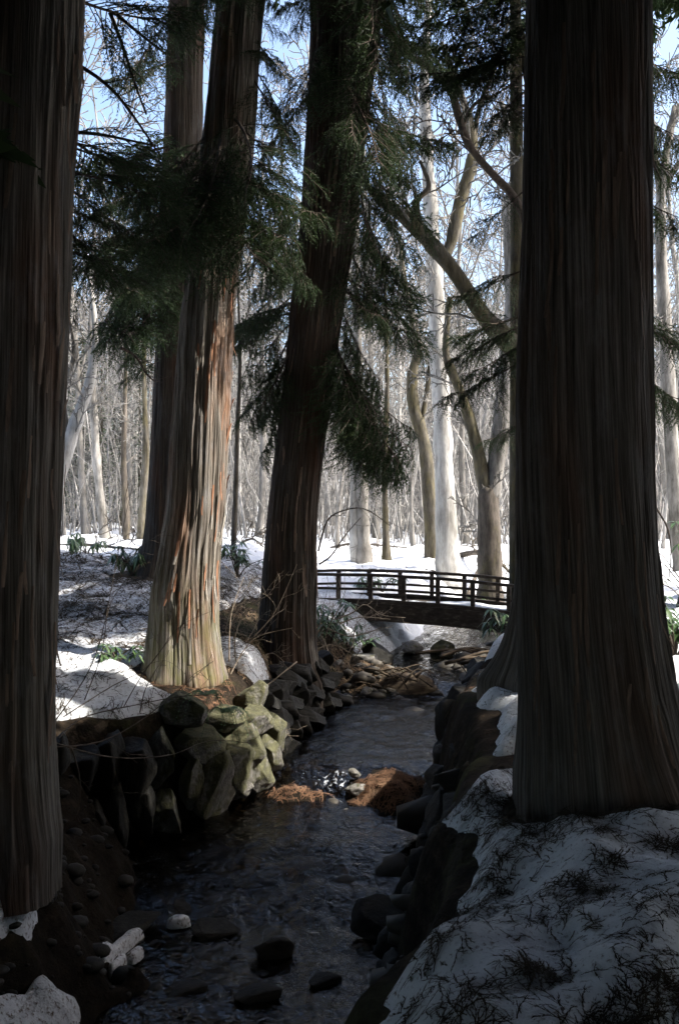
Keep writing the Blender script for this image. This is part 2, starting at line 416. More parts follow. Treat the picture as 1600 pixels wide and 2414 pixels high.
CEDARS = [(-2.02, 5.8), (-1.5, 10.0), (-2.75, 15.6), (-.6, 12.45), (1.25, 4.95), (1.85, 8.3)]
def snow_t(x, y):
    z, sl, sr, W, bed, big, fine = ground_z(x, y)
    n = fbm(np.asarray(x) * 1.6, np.asarray(y) * 1.6, seed=21, oct=4); n2 = fbm(np.asarray(x) * 6, np.asarray(y) * 6, seed=27, oct=2)
    lo_e = .12 - .2 * sstep(y, 15, 16.5)
    eL = sstep((sl - lo_e) / .38) * sstep(y, 30, 20) ; eR = sstep(sr, .44, .72)
    t = np.maximum(eL, eR)
    t = np.where(y > 22, np.maximum(t, sstep(y, 22, 26)), t)
    edge = t
    n3 = fbm(np.asarray(x) * 11, np.asarray(y) * 11, seed=29, oct=2)
    t = t * .21 - .075 + .075 * n + .022 * n2 - .014 * np.clip(n3, 0, 1)
    for (cx, cy), r in zip(CEDARS, (.9, .6, .75, .95, .46, .5)):
        d = np.hypot(x - cx, (y - cy) * .8)
        t = t - .34 * np.exp(-(d / r) ** 4)
    xx, yy = np.asarray(x), np.asarray(y)
    t = t - .3 * np.exp(-(((xx - .85) / .62) ** 2 + ((yy - 6.25 - .35 * (xx - .85)) / .36) ** 2) ** 2)
    # litter strip in front of the second cedar, bare slope beside the fourth
    t = t - .3 * np.exp(-(((np.asarray(x) + 1.0) / .45) ** 2 + ((np.asarray(y) - 9.35) / .45) ** 2) ** 2)
    t = t - .3 * np.exp(-(((np.asarray(x) + .2) / 1.1) ** 2 + ((np.asarray(y) - 13.7) / 1.7) ** 2) ** 2)
    t = t - .05 * np.exp(-(((np.asarray(x) + 2.2) / 2.2) ** 2 + ((np.asarray(y) - 13.8) / 2.2) ** 2) ** 2) * (.6 + n)
    # the low near bank has only scraps
    lowreg = (np.asarray(x) < -.8) & (sl < 0)
    t = np.where(lowreg, -.2, t)
    t = np.where((sl < np.where(np.asarray(y) > 15.5, -.02, .1)) & (sr < .1) & (~lowreg) & (y < 22), -.2, t)
    mound = np.exp(-((np.asarray(x) - 1.15) ** 2 / .5 + (np.asarray(y) - 3.6) ** 2 / 2.0))
    t = t + .05 * mound
    return t, z

def axis(segs):
    out = []
    for a, b, s in segs: out += list(np.arange(a, b, s))
    return np.array(out + [segs[-1][1]])
gx = axis([(-420, -60, 60), (-60, -20, 4), (-20, -6, .5), (-6, -3, .12), (-3, 3, .045), (3, 7, .12), (7, 20, .5), (20, 60, 4), (60, 420, 60)])
gy = axis([(-60, -6, 6), (-6, 2, .4), (2, 10.5, .05), (10.5, 18, .08), (18, 26, .25), (26, 60, 1.0), (60, 120, 6), (120, 420, 50)])
GX, GY = np.meshgrid(gx, gy)
GT, GZ = snow_t(GX, GY)
def grid_faces(ny, nx):
    i, j = np.meshgrid(np.arange(ny - 1), np.arange(nx - 1), indexing='ij')
    a = i * nx + j
    return np.stack([a, a + 1, a + nx + 1, a + nx], -1).reshape(-1, 4)
gf = grid_faces(len(gy), len(gx))
mb = MB(); mb.add(np.stack([GX, GY, GZ], -1), gf)
wet = sstep(GZ - wat(GY), .95, .35) * sstep(GY, 15, 12)  # low banks near the water: deep shade put into the colour, besides damp
tag(mb.build('ground', M_SOIL, attrs={'wet': wet}), 'brown forest soil banks and stream bed', kind='structure')

keep = (GT.ravel()[gf] > -.03).any(1)
sf = gf[keep]; used = np.unique(sf); remap = np.full(GT.size, -1); remap[used] = np.arange(len(used))
sz = (GZ + np.where(GT > 0, GT, GT * 2.5)).ravel()
dirt = (sstep(GY, 10, 11.5) * sstep(GY, 19, 16.5) * sstep(GX, 1.5, 0) * .3 + .3 * sstep(GY, 20, 15)).ravel()
mb = MB(); mb.add(np.stack([GX.ravel()[used], GY.ravel()[used], sz[used]], -1), remap[sf])
tag(mb.build('snow', M_SNOW, attrs={'dirt': dirt[used]}), 'old granular snow lying on both banks and the meadow', 'snow', kind='stuff')

def surf(x, y):
    t, z = snow_t(x, y)
    return z + np.maximum(t, 0)
def surf1(x, y): return float(surf(np.array([x]), np.array([y]))[0])

# water
wy = np.concatenate([np.arange(1.5, 14.5, .045), np.arange(14.5, 27, .15)])
cols = 90
tt = np.linspace(0, 1, cols)
xa = np.maximum(xl(wy), np.interp(wy, [0, 8, 9], [-2.1, -2.1, -1.6])) - .45; xb = xr(wy) + .5
WX = xa[:, None] + (xb - xa)[:, None] * tt[None]; WY = np.broadcast_to(wy[:, None], WX.shape)
drop = np.abs(np.gradient(wat(wy), wy))[:, None]
rip = fbm(WX * 7, WY * 5, seed=41, oct=3)
WZ = wat(WY) + rip * (.011 + .035 * np.clip(drop, 0, 1)) + .004 * fbm(WX * 2, WY * 2, seed=44, oct=2)
fx = fbm(WX * 3, WY * 3, seed=47, oct=3)
foam = .48 * np.clip(np.exp(-((WX - .0) / .5) ** 2) * np.exp(-((WY - 9.5) / .33) ** 2) * 1.0 + .5 * np.exp(-((WY - 7.7) / .12) ** 2) * np.exp(-((WX - .1) / .7) ** 2)
               + .9 * np.exp(-((WY - 13.35) / .3) ** 2) * np.exp(-((WX - 1.2) / .4) ** 2) + .7 * np.exp(-((WY - 15.2) / .3) ** 2) * np.exp(-((WX - 1.4) / .3) ** 2)
               + .5 * np.exp(-((WY - 6.6) / .25) ** 2) * np.exp(-((WX - .42) / .16) ** 2), 0, 1) * (.75 + .4 * fx)
mb = MB(); mb.add(np.stack([WX, WY, WZ], -1), grid_faces(*WX.shape))
tag(mb.build('water', M_WATER, attrs={'foam': foam.ravel()}), 'shallow rippling stream flowing down between the banks', kind='structure')

# low wooded hill closing the view
hx = np.linspace(-380, 380, 77); hy = np.linspace(150, 330, 13)
HX, HY = np.meshgrid(hx, hy)
HZ_ = 1 + 13 * sstep(HY, 150, 290) * (.75 + .35 * fbm(HX * .012, HY * .012, seed=77, oct=3)) - .5
mb = MB(); mb.add(np.stack([HX, HY, HZ_], -1), grid_faces(*HX.shape))
M_HILL = simple_noise_mat('wooded_hillside', [(.35, (.2, .19, .175)), (.5, (.36, .35, .335)), (.7, (.62, .62, .62))], .35, .95, .4, 1.0, 8, .05)
tag(mb.build('hill', M_HILL), 'pale wooded hillside far behind the trees', kind='structure')

# ------------------------------------------------------------------ cedars
def cedar_trunk(path, rads, seed, nth, nz, flare, top_z, mat, lobes=5, base=None, amp=1.0, grid=None, fdir=0.0):
    """path: centre points upward; a fluted fibrous trunk with root flare"""
    path = np.asarray(path, float)
    # straight on above the last point, tapering
    d = (path[-1] - path[-2]); d /= d[2]
    d[1] *= .3
    r_last = rads[-1]; ext = top_z - path[-1][2]
    path = np.vstack([path, path[-1] + d * ext * .5, path[-1] + d * ext]); rads = list(rads) + [r_last * .72, r_last * .25]
    zt = np.array([p[2] for p in path]); z0 = zt[0]
    vis = zt[-3]
    zz = np.concatenate([z0 + (vis - z0) * np.linspace(0, 1, nz) ** 1.35, np.linspace(vis, top_z, 14)[1:]])
    sp = smooth_path(np.column_stack([path, rads]), 400)
    order = np.argsort(sp[:, 2])
    X, Y, R = [np.interp(zz, sp[order, 2], sp[order, k]) for k in (0, 1, 3)]
    th = np.arange(nth) / nth * 2 * math.pi
    T, Z = np.meshgrid(th, zz)
    Rm = np.median(rads[:-2])
    Ts = T + .07 * (Z - z0) + .05 * vnoise(T / (2 * math.pi) * 8, Z * .4, seed=seed + 9, perx=8)
    u = (Ts / (2 * math.pi)) % 1.0
    circ = 2 * math.pi * Rm
    def nz_(cell, vert, s):
        n = max(3, int(circ / cell)); return vnoise(u * n, Z / vert, seed=seed + s, perx=n)
    disp = .022 * nz_(.42, 3.0, 1) + .007 * nz_(.13, 2.2, 2) + .006 * (1 - np.abs(nz_(.05, 1.6, 3)) * 2) + .006 * nz_(.024, 1.1, 4) + .004 * nz_(.012, .7, 5) + .0055 * np.clip(nz_(.06, .6, 7) * 7, -1, 1)
    if amp > 1: disp = disp * amp - .012 * np.clip(nz_(.03, .35, 6) * 3 - 1, 0, 1)
    ph = random.Random(seed).random() * 6
    gz = (z0 + .3) if base is None else base
    hh = np.maximum(Z - gz, 0)
    lob = 1 + .5 * np.cos(lobes * T + ph + .6 * np.sin(2 * T + ph))
    lob = lob * (1 + fdir * np.cos(T - .2))
    fl = 1 + flare * np.exp(-hh / .3) * (.3 * (1 + fdir * np.cos(T - .2)) + .6 * lob) + .07 * np.exp(-hh / 1.2)
    RR = R[:, None] * fl + disp * (R[:, None] / Rm)
    V = np.stack([X[:, None] + RR * np.cos(T), Y[:, None] + RR * np.sin(T), Z], -1)
    i = np.arange(len(zz) - 1)[:, None] * nth; j = np.arange(nth)[None]; k = (j + 1) % nth
    q = np.stack([i + j, i + k, i + nth + k, i + nth + j], -1).reshape(-1, 4)
    uv = np.stack([np.abs(T - math.pi) * Rm + .045 * (Z - gz), Z - gz], -1).reshape(-1, 2)
    mb = MB(); mb.add(V, q, None, 0, uv)
    if grid is not None: grid.update(zz=zz, V=V, nth=nth)
    return mb, (lambda z: np.array([np.interp(z, zz, X), np.interp(z, zz, Y), z])), (lambda z: float(np.interp(z, zz, R)))

# ---- foliage: drooping sprays
def cord(mb, p, d, L, rng, nb, bl, bw, mat=1, around=3):
    """one needle-covered cord: blades pointing forward off a curved axis"""
    d = d / np.linalg.norm(d)
    ts = np.linspace(.05, 1, nb)
    pts = p + np.outer(ts * L, d); pts[:, 2] -= .35 * L * ts ** 2
    side = np.cross(d, (0, 0, 1.0)); side /= np.linalg.norm(side) + 1e-6
    up = np.cross(side, d)
    n = nb * around
    rs = np.random.RandomState(rng.randrange(1 << 30))
    tt_ = np.repeat(ts, around); c = np.repeat(pts, around, 0)
    an = 2 * math.pi * np.tile(np.arange(around) / around, nb) + rs.rand(n) * 2
    o = np.cos(an)[:, None] * side + np.sin(an)[:, None] * up
    dn = d * .8 + o * .62; dn[:, 2] -= .25 * tt_
    l = bl * (.75 + .5 * rs.rand(n)) * (1.05 - .45 * tt_)
    w = np.cross(dn, o + .3 * d); w /= np.linalg.norm(w, axis=1)[:, None] + 1e-6
    V = np.stack([c - w * bw, c + w * bw, c + dn * l[:, None]], 1).reshape(-1, 3)
    mb.add(V, None, np.arange(3 * n).reshape(-1, 3), mat)

def spray_branch(seed, L, subs, cords, nb, bl, bw, around=3, droop=.28, wood_r=.016):
    rng = random.Random(seed)
    wood, fol = MB(), MB()
    def axis_pt(t):
        x = t * L
        return np.array((x, .06 * L * math.sin(t * 3 + seed), -droop * L * (t ** 1.6) + .13 * L * t ** 4))
    main = np.array([axis_pt(t) for t in np.linspace(0, 1, 10)])
    wood.tube(main, np.linspace(wood_r, .003, 10), 5)
    for i in range(subs):
        t = .12 + .88 * (i + rng.random() * .8) / subs
        p = axis_pt(t); sd = 1 if i % 2 else -1
        sl_ = L * (.42 * (1 - t) + .13) * (.7 + .6 * rng.random())
        yaw = sd * math.radians(rng.uniform(28, 68)); pit = math.radians(rng.uniform(-32, 14))
        d = np.array((math.cos(yaw) * math.cos(pit), math.sin(yaw) * math.cos(pit), math.sin(pit)))
        ts = np.linspace(0, 1, 5)
        sp = p + np.outer(ts * sl_, d); sp[:, 2] -= .3 * sl_ * ts ** 2; sp[:, 1] -= sd * .1 * sl_ * ts ** 2
        wood.tube(sp, np.linspace(wood_r * .4, .0018, 5), 3)
        nc = max(3, int(cords * (.5 + sl_ / L * 2)))
        for c in range(nc):
            tc = .12 + .88 * (c + rng.random()) / nc
            q = sp[0] + (sp[-1] - sp[0]) * tc; q[2] = np.interp(tc, ts, sp[:, 2])
            yy = (1 if c % 2 else -1) * math.radians(rng.uniform(15, 60)); pp = rng.uniform(-.75, .15)
            cd = np.array((d[0] * math.cos(yy) - d[1] * math.sin(yy), d[0] * math.sin(yy) + d[1] * math.cos(yy), d[2] + pp))
            cord(fol, q, cd, (.07 + .11 * rng.random()) * (L / 1.5) ** .5, rng, nb, bl, bw, 0, around)
    return wood, fol

BR = []
for s in range(5):
    w, f = spray_branch(100 + s, 1.5, 32, 10, 6, .042, .0048, 3, (.12, .2, .3, .08, .22)[s])
    BR.append((w.mesh('branch_wood', M_TWIG), f.mesh('foliage_sprays', M_FOLI)))

def place_branch(parent, a, b, rng, k=None, roll=None):
    """a limb of the tree `parent` from point a to tip b, with its foliage"""
    a, b = Vector(a), Vector(b); v = b - a; L = v.length
    k = rng.randrange(len(BR)) if k is None else k
    droop = (.12, .2, .3, .08, .22)[k] - .13
    yaw = math.atan2(v.y, v.x); pit = math.atan2(v.z, math.hypot(v.x, v.y)) + droop * .9
    ro = Quaternion((0, 0, 1), yaw) @ Quaternion((0, 1, 0), -pit) @ Quaternion((1, 0, 0), rng.uniform(-.5, .5) if roll is None else roll)
    M = Matrix.LocRotScale(a, ro, Vector((L / 1.5,) * 3))
    o = link('branch', BR[k][0], parent); o.matrix_basis = parent.matrix_basis.inverted() @ M
    f = link('foliage', BR[k][1], o)
    return o

# ---- crowns above the picture: boughs joined into one part
def crown_mesh(seed, h0, h1, rad, n):
    rng = random.Random(seed)
    protos = [spray_branch(200 + seed * 7 + s, 2.6, 24, 6, 3, .2, .045, 3, .3, .03) for s in range(3)]
    arr = [(w.arrays(), f.arrays()) for w, f in protos]
    mb = MB(); ga = 0
    for i in range(n):
        t = (i + rng.random()) / n; z = h0 + (h1 - h0) * t
        r = rad * (1 - t) ** .75 * (.75 + .45 * rng.random()) + .35
        ga += 2.399 + rng.uniform(-.4, .4); s = r / 2.6
        R = np.array(Matrix.Rotation(ga, 3, 'Z') @ Matrix.Rotation(rng.uniform(-.25, .2), 3, 'Y') @ Matrix.Rotation(rng.uniform(-.5, .5), 3, 'X'))
        for m_, (v, q, tr) in zip((0, 1), arr[i % 3]):
            sc = np.array((s, max(s, .75), max(s, .75)))
            mb.add((v * sc) @ R.T + (0, 0, z), q, tr, m_)
    return mb.mesh('crown', [M_TWIG, M_FOLI])
CROWNS = [crown_mesh(1, 0, 12, 2.7, 64), crown_mesh(2, 0, 11, 2.4, 58)]

def put_crown(tree, x, y, z, which, rot, sc=(1, 1, 1)):
    c = link('crown', CROWNS[which], tree)
    c.location = Vector((x, y, z)) - tree.location; c.rotation_euler = (0, 0, rot); c.scale = sc
    return c

def cedar(pts, d, seed, nth, nz, flare, top_z, mat, label, lobes=5, gbase=None, dd=None, amp=1.0, grid=None, fdir=0.0):
    """pts: (centre px, py, width px) from base to the picture's top edge"""
    dd = dd or [d] * len(pts)
    path = [P(x, y, e) for (x, y, w), e in zip(pts, dd)]
    rads = [w / F * e / 2 for (x, y, w), e in zip(pts, dd)]
    gz = gbase if gbase is not None else path[0][2]
    p0 = path[0].copy(); p0[2] = gz - .35
    path = [p0] + path if path[0][2] > gz - .3 else path
    rads = [rads[0]] + rads if len(path) > len(rads) else rads
    t = empty('cedar_tree', (path[0][0], path[0][1], gz), label, 'cedar tree', 'tall cedars along the stream')
    mb, cen, rad = cedar_trunk(path, rads, seed, nth, nz, flare, top_z, mat, lobes, gz, amp, grid, fdir)
    o = mb.build('trunk', mat); o.parent = t; o.location = -t.location
    return t, cen, rad

g = lambda x, y: float(ground_z(np.array([x]), np.array([y]))[0][0])
G1, G2, G4, G5 = {}, {}, {}, {}
c1, cen1, rd1 = cedar([(-22, 2040, 250), (-5, 1700, 244), (14, 1300, 238), (38, 900, 224), (60, 500, 214), (92, 0, 200), (98, -120, 197)], 5.8, 11, 420, 130, .22, 19, M_BARK,
    'dark cedar trunk cut by the photo edge, in front of the stone bank wall', gbase=g(-2.02, 5.8), grid=G1)
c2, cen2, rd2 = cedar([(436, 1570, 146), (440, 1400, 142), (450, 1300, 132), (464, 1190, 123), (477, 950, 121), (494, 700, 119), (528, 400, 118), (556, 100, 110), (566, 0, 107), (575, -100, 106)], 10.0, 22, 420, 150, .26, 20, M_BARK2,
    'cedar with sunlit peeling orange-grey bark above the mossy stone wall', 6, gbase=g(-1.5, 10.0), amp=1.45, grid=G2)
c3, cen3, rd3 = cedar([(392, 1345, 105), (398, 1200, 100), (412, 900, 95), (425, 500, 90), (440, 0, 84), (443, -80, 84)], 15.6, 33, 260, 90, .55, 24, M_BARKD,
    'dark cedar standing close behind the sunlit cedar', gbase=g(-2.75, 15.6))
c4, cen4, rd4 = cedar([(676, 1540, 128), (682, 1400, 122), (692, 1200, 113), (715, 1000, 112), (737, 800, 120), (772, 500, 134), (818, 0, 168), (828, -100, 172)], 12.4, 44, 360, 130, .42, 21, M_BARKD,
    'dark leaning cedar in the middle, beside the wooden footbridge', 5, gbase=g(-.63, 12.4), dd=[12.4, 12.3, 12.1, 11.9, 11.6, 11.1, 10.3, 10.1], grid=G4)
c5, cen5, rd5 = cedar([(1408, 1870, 330), (1400, 1700, 322), (1384, 1400, 310), (1378, 1000, 304), (1382, 500, 292), (1386, 0, 284), (1387, -100, 282)], 4.95, 55, 640, 150, .3, 20, M_BARK,
    'broad dark cedar trunk nearest the camera on the snowy bank', 5, gbase=g(1.25, 4.95) + .05, grid=G5, fdir=.8)
c6, cen6, rd6 = cedar([(1312, 1600, 196), (1314, 1400, 190), (1317, 1000, 186), (1325, 500, 180), (1335, 0, 174), (1336, -80, 172)], 8.3, 66, 300, 90, .7, 20, M_BARK,
    'dark cedar mostly hidden behind the broad nearest trunk', 4, gbase=g(1.85, 8.3))

# peeling strips of bark
M_STRIP = [simple_noise_mat('bark_strip_pale', [(.3, (.2, .17, .13)), (.7, (.5, .46, .4))], 9, .9, .3, .005, stretch=(6, 6, .5)),
           simple_noise_mat('bark_strip_red', [(.3, (.2, .09, .05)), (.7, (.42, .22, .13))], 9, .9, .3, .005, stretch=(6, 6, .5))]
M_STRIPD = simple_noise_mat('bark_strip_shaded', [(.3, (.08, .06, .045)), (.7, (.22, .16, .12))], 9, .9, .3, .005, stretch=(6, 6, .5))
def strips(tree, G, n, th0, th1, zr0, zr1, mats, seed, wmax=.035, lmax=.7):
    rng = random.Random(seed); zz, V, nth = G['zz'], G['V'], G['nth']
    for i in range(n):
        th = rng.uniform(th0, th1); z0 = rng.uniform(zr0, zr1); L = rng.uniform(.12, lmax); w = rng.uniform(.008, wmax)
        curl = rng.uniform(.008, .03) * rng.choice((1, 1, 2)); end = rng.random() < .6
        vv = []
        for k in range(7):
            f = k / 6; z = z0 + L * f; iz = min(int(np.searchsorted(zz, z)), len(zz) - 1)
            wk = w * (.35 + .65 * math.sin(min(1, f * 1.3 + .15) * 2.6)) if end else w * (.35 + .65 * math.sin(min(1, (1 - f) * 1.3 + .15) * 2.6))
            c = V[iz].mean(0); r = np.median(np.hypot(V[iz][:, 0] - c[0], V[iz][:, 1] - c[1]))
            for sgn in (-1, 0, 1):
                t2 = th + sgn * wk / r; j = int(round((t2 % (2 * math.pi)) / (2 * math.pi) * nth)) % nth
                p = V[iz][j]; o = np.array((math.cos(t2), math.sin(t2), 0))
                lift = .006 + curl * ((1 - f) ** 2.5 if end else f ** 2.5) + (.004 if sgn == 0 else 0)
                q = p + o * lift; q[2] = z; vv.append(q)
        qd = [(a * 3 + b, a * 3 + b + 1, a * 3 + b + 4, a * 3 + b + 3) for a in range(6) for b in range(2)]
        mb = MB(); mb.add(np.array(vv) - np.array(tree.location), qd)
        mb.build('bark_strip', mats[rng.randrange(len(mats))], tree)
strips(c2, G2, 60, -2.0, .35, 1.4, 6.0, M_STRIP, 5, .016, .5)
strips(c5, G5, 40, -2.8, -.4, 1.7, 5.6, [M_STRIPD], 6, .012, .6)
strips(c1, G1, 40, -1.7, .3, 1.2, 5.8, [M_STRIPD], 7, .018, .6)
strips(c4, G4, 40, -2.6, -.2, 1.4, 6.5, [M_STRIPD], 8, .02, .7)

put_crown(c1, *cen1(9.0)[:2], 8.2, 0, .3); put_crown(c2, *cen2(11.0)[:2], 11.5, 1, 1.0); put_crown(c3, *cen3(11)[:2], 12.6, 0, 2.0)
put_crown(c4, *cen4(11)[:2], 12.8, 1, 3.0); put_crown(c5, *cen5(8)[:2], 7.2, 0, 4.0); put_crown(c6, *cen6(10)[:2], 11.6, 1, 5.2)

# shade-giving cedars of the same stand, outside the picture
def stand_cedar(x, y, cz, which, rot, label, s=1.0):
    gz = g(x, y)
    t = empty('cedar_tree', (x, y, gz), label, 'cedar tree', 'tall cedars outside the picture')
    mb, cen, rad = cedar_trunk([(x, y, gz - .3), (x, y, gz + 2), (x + .05, y, gz + 6), (x + .1, y, gz + 9)], [.36, .34, .3, .27], int(abs(x * 31 + y * 17)), 60, 30, .5, cz + 12, M_BARK, 5, gz)
    o = mb.build('trunk', M_BARK, t); o.location = -t.location
    put_crown(t, x, y, cz, which, rot, (s, s, 1.1))
STAND = [(8.6, 4.4, 4.0, 0, .2, 1.2), (8.0, .2, 4.6, 1, 1.2, 1.3), (6.9, 10.9, 8.2, 0, 2.2, .68), (7.0, 14.4, 10.8, 1, .7, 1.0), (5.7, 15.4, 11.2, 0, 1.7, .95), (6.4, 17.0, 12.0, 1, .2, 1.1), (9.8, 18.0, 12.0, 1, .7, .95), (3.4, -1.2, 4.9, 0, 3.1, 1.2),
         (-1.0, -2.2, 5.0, 1, 4.1, 1.3), (-5.2, 2.2, 4.2, 0, 5.0, 1.3), (4.6, 2.6, 5.6, 1, 2.6, 1.1), (-6.0, 8.2, 5.6, 0, 1.9, 1.1), (-4.6, -2.6, 4.6, 1, .4, 1.4), (6.5, -4.0, 4.2, 0, 2.9, 1.4),
         (1.0, -6.0, 4.4, 1, 1.4, 1.4), (-8.5, -1.0, 4.6, 0, 4.6, 1.4), (11.5, 2.6, 3.2, 1, 5.5, 1.4), (12.0, -2.0, 4.0, 0, 3.3, 1.4), (-9.5, 5.0, 3.6, 1, 2.0, 1.3), (-4.0, -8.0, 4.6, 0, 2.0, 1.5),
         (1.9, -.9, 5.8, 0, 2.4, 1.1), (-2.6, .2, 5.9, 1, 3.4, 1.1), (12.6, 5.0, 4.2, 0, 1.1, 1.0), (5.2, 5.4, 7.4, 1, .2, .9), (-4.4, 5.2, 6.6, 0, 2.2, 1.0), (-9.6, 10.4, 5.0, 1, 1.0, 1.2), (-4.0, 3.4, 5.3, 1, 2.9, 1.05)]
for i, a in enumerate(STAND):
    stand_cedar(*a[:5], label='cedar of the same stand beyond the photo edge, shading the stream', s=a[5])

# branches in view: (tree, trunk height point, tip px, tip py, tip d)
rb = random.Random(5)
def limb(tree, cen, rad, za, tip, k=None):
    a = cen(za); tip = np.asarray(tip)
    v = tip - a; h = np.hypot(v[0], v[1]); a = a + np.array((v[0] / h, v[1] / h, 0)) * rad(za) * .85
    return place_branch(tree, a, tip, rb, k)
def limbs(tree, cen, rad, rows):
    for (pyroot, tx, ty, td) in rows:
        zc = H - (pyroot - HZ) / F * cen(5)[1]
        limb(tree, cen, rad, zc, P(tx, ty, td))
        if rb.random() < .6: limb(tree, cen, rad, zc - .15, P(tx + rb.uniform(-60, 60), ty + rb.uniform(-50, 60), td + rb.uniform(-.5, .5)))
# first cedar: sprays reaching right, into the gap
limbs(c1, cen1, rd1, [(330, 400, 450, 6.3), (400, 330, 560, 6.5), (470, 290, 650, 6.8), (280, 330, 360, 7.2)])
limbs(c1, cen1, rd1, [(-60, 420, 40, 7.0)])
# second cedar
limbs(c2, cen2, rd2, [(330, 300, 470, 9.2), (380, 340, 560, 9.0), (350, 420, 560, 8.8), (400, 700, 520, 9.3), (380, 720, 440, 9.8), (450, 640, 620, 8.8), (420, 400, 620, 9.0),
    (300, 580, 430, 8.6), (430, 310, 640, 9.6), (470, 720, 640, 9.8),
    (100, 690, 180, 9.8), (40, 680, 90, 10.0), (150, 710, 320, 10.2), (-40, 660, 20, 9.6), (-50, 440, 30, 9.0)])
# third cedar: left of the pair
limbs(c3, cen3, rd3, [(600, 230, 760, 14.2), (560, 190, 620, 14.6), (640, 290, 780, 14.0), (500, 220, 560, 14.0), (330, 210, 420, 14.2), (150, 290, 190, 14.4),
    (700, 300, 850, 14.6), (450, 200, 500, 15.4), (380, 260, 470, 14.0), (560, 280, 690, 13.8), (850, 290, 900, 15.0), (20, 330, 150, 14.6)])
# fourth cedar
limbs(c4, cen4, rd4, [(640, 560, 760, 11.2), (700, 545, 820, 11.4), (760, 570, 900, 11.6), (820, 590, 1000, 11.4), (560, 590, 690, 11.0), (780, 560, 980, 12.0),
    (500, 600, 600, 11.0), (300, 600, 380, 10.6), (880, 610, 1080, 12.0), (700, 540, 780, 12.6),
    (40, 960, 60, 10.4), (-60, 1040, 60, 10.2), (120, 960, 200, 10.4), (220, 930, 330, 10.2), (160, 1060, 180, 10.4), (300, 990, 420, 10.6), (380, 940, 520, 10.6), (260, 860, 330, 9.8),
    (420, 1020, 560, 11.2), (500, 950, 640, 11.2), (560, 1000, 700, 11.6), (600, 920, 780, 11.0), (660, 1000, 800, 11.8), (720, 900, 900, 11.6), (420, 900, 600, 10.6), (640, 870, 760, 11.0), (340, 1060, 330, 11.0),
    (820, 970, 1060, 11.6), (800, 940, 1100, 11.2), (840, 980, 1020, 12.0), (860, 930, 1090, 12.2), (780, 880, 1060, 11.2), (870, 960, 1110, 11.6), (830, 900, 1020, 11.2),
    (-20, 900, 150, 9.8), (-80, 1100, 10, 10.6), (0, 1000, 140, 11.0), (100, 700, 60, 9.8), (200, 690, 260, 10.0)])
# sixth cedar: sprays reaching left past the nearest trunk, and right
limbs(c6, cen6, rd6, [(760, 1050, 850, 8.6), (720, 1080, 800, 9.2), (800, 1090, 880, 8.0), (620, 1060, 700, 8.8), (100, 1080, 170, 8.0), (30, 1030, 110, 8.2), (160, 1110, 260, 8.4), (-60, 1060, 40, 8.4), (-20, 980, 60, 8.0), (40, 1120, 120, 8.6), (90, 1000, 200, 8.4),
    (230, 1130, 330, 8.6), (440, 1110, 560, 8.6), (980, 1130, 1040, 8.8)])
limbs(c6, cen6, rd6, [(100, 1640, 180, 7.8), (220, 1650, 330, 8.0), (300, 1640, 430, 7.8), (700, 1640, 830, 7.9), (820, 1650, 960, 8.0), (420, 1650, 520, 7.7)])

# ------------------------------------------------------------------ bare broadleaf trees
def grow(mb, p, d, L, r, lev, rng, prm, mat=0):
    n = prm['segs'][lev]; pts = [p]; cur = p.copy(); dr = d / np.linalg.norm(d)
    for i in range(n):
        dr = dr + np.array([rng.gauss(0, 1) for _ in range(3)]) * prm['wob'][lev] + np.array((0, 0, prm['up'][lev]))
        dr /= np.linalg.norm(dr); cur = cur + dr * L / n; pts.append(cur)
    pts = np.array(pts)
    rr = r * (1 - .72 * np.linspace(0, 1, n + 1)) if lev else r * (1 - .6 * np.linspace(0, 1, n + 1))
    mb.tube(pts, np.maximum(rr, prm['rmin']), prm['sides'][lev], mat, cap=False)
    if lev + 1 < len(prm['segs']):
        sprout(mb, pts, rr, L, lev + 1, rng, prm, mat, prm['start'][lev])
def sprout(mb, pts, rr, L, lev, rng, prm, mat, start, count=None):
    k = count or prm['kids'][lev]; m = len(pts) - 1
    for i in range(k):
        t = start + (1 - start) * (i + rng.random()) / k
        x = min(t * m, m - .001); a = int(x); f = x - a
        q = pts[a] * (1 - f) + pts[a + 1] * f; tr = pts[a + 1] - pts[a]; tr = tr / np.linalg.norm(tr)
        rnd = np.array([rng.gauss(0, 1) for _ in range(3)]); sd = np.cross(tr, rnd); sd /= np.linalg.norm(sd)
        ang = math.radians(rng.uniform(*prm['ang'][lev]))
        dd = tr * math.cos(ang) + sd * math.sin(ang)
        r0 = rr[a] * (1 - f) + rr[a + 1] * f
        grow(mb, q, dd, L * prm['len'][lev] * (1.1 - .55 * t) * rng.uniform(.7, 1.3), r0 * prm['rad'][lev], lev, rng, prm, mat)

PRM = dict(segs=[9, 6, 4, 3], wob=[.05, .17, .22, .28], up=[.04, .08, .04, .0], rmin=.011, sides=[8, 5, 3, 3], start=[.32, .15, .1],
           kids=[0, 11, 8, 6], ang=[(0, 0), (28, 60), (28, 60), (25, 60)], len=[1, .42, .42, .45], rad=[1, .5, .5, .5])
LOWP = dict(PRM, start=[.16, .1, .1], wob=[.09, .24, .3, .3], segs=[6, 4, 2, 1], sides=[5, 3, 3, 3], kids=[0, 11, 6, 4], rmin=.024)
SPARSE = dict(PRM, kids=[0, 7, 6, 5])

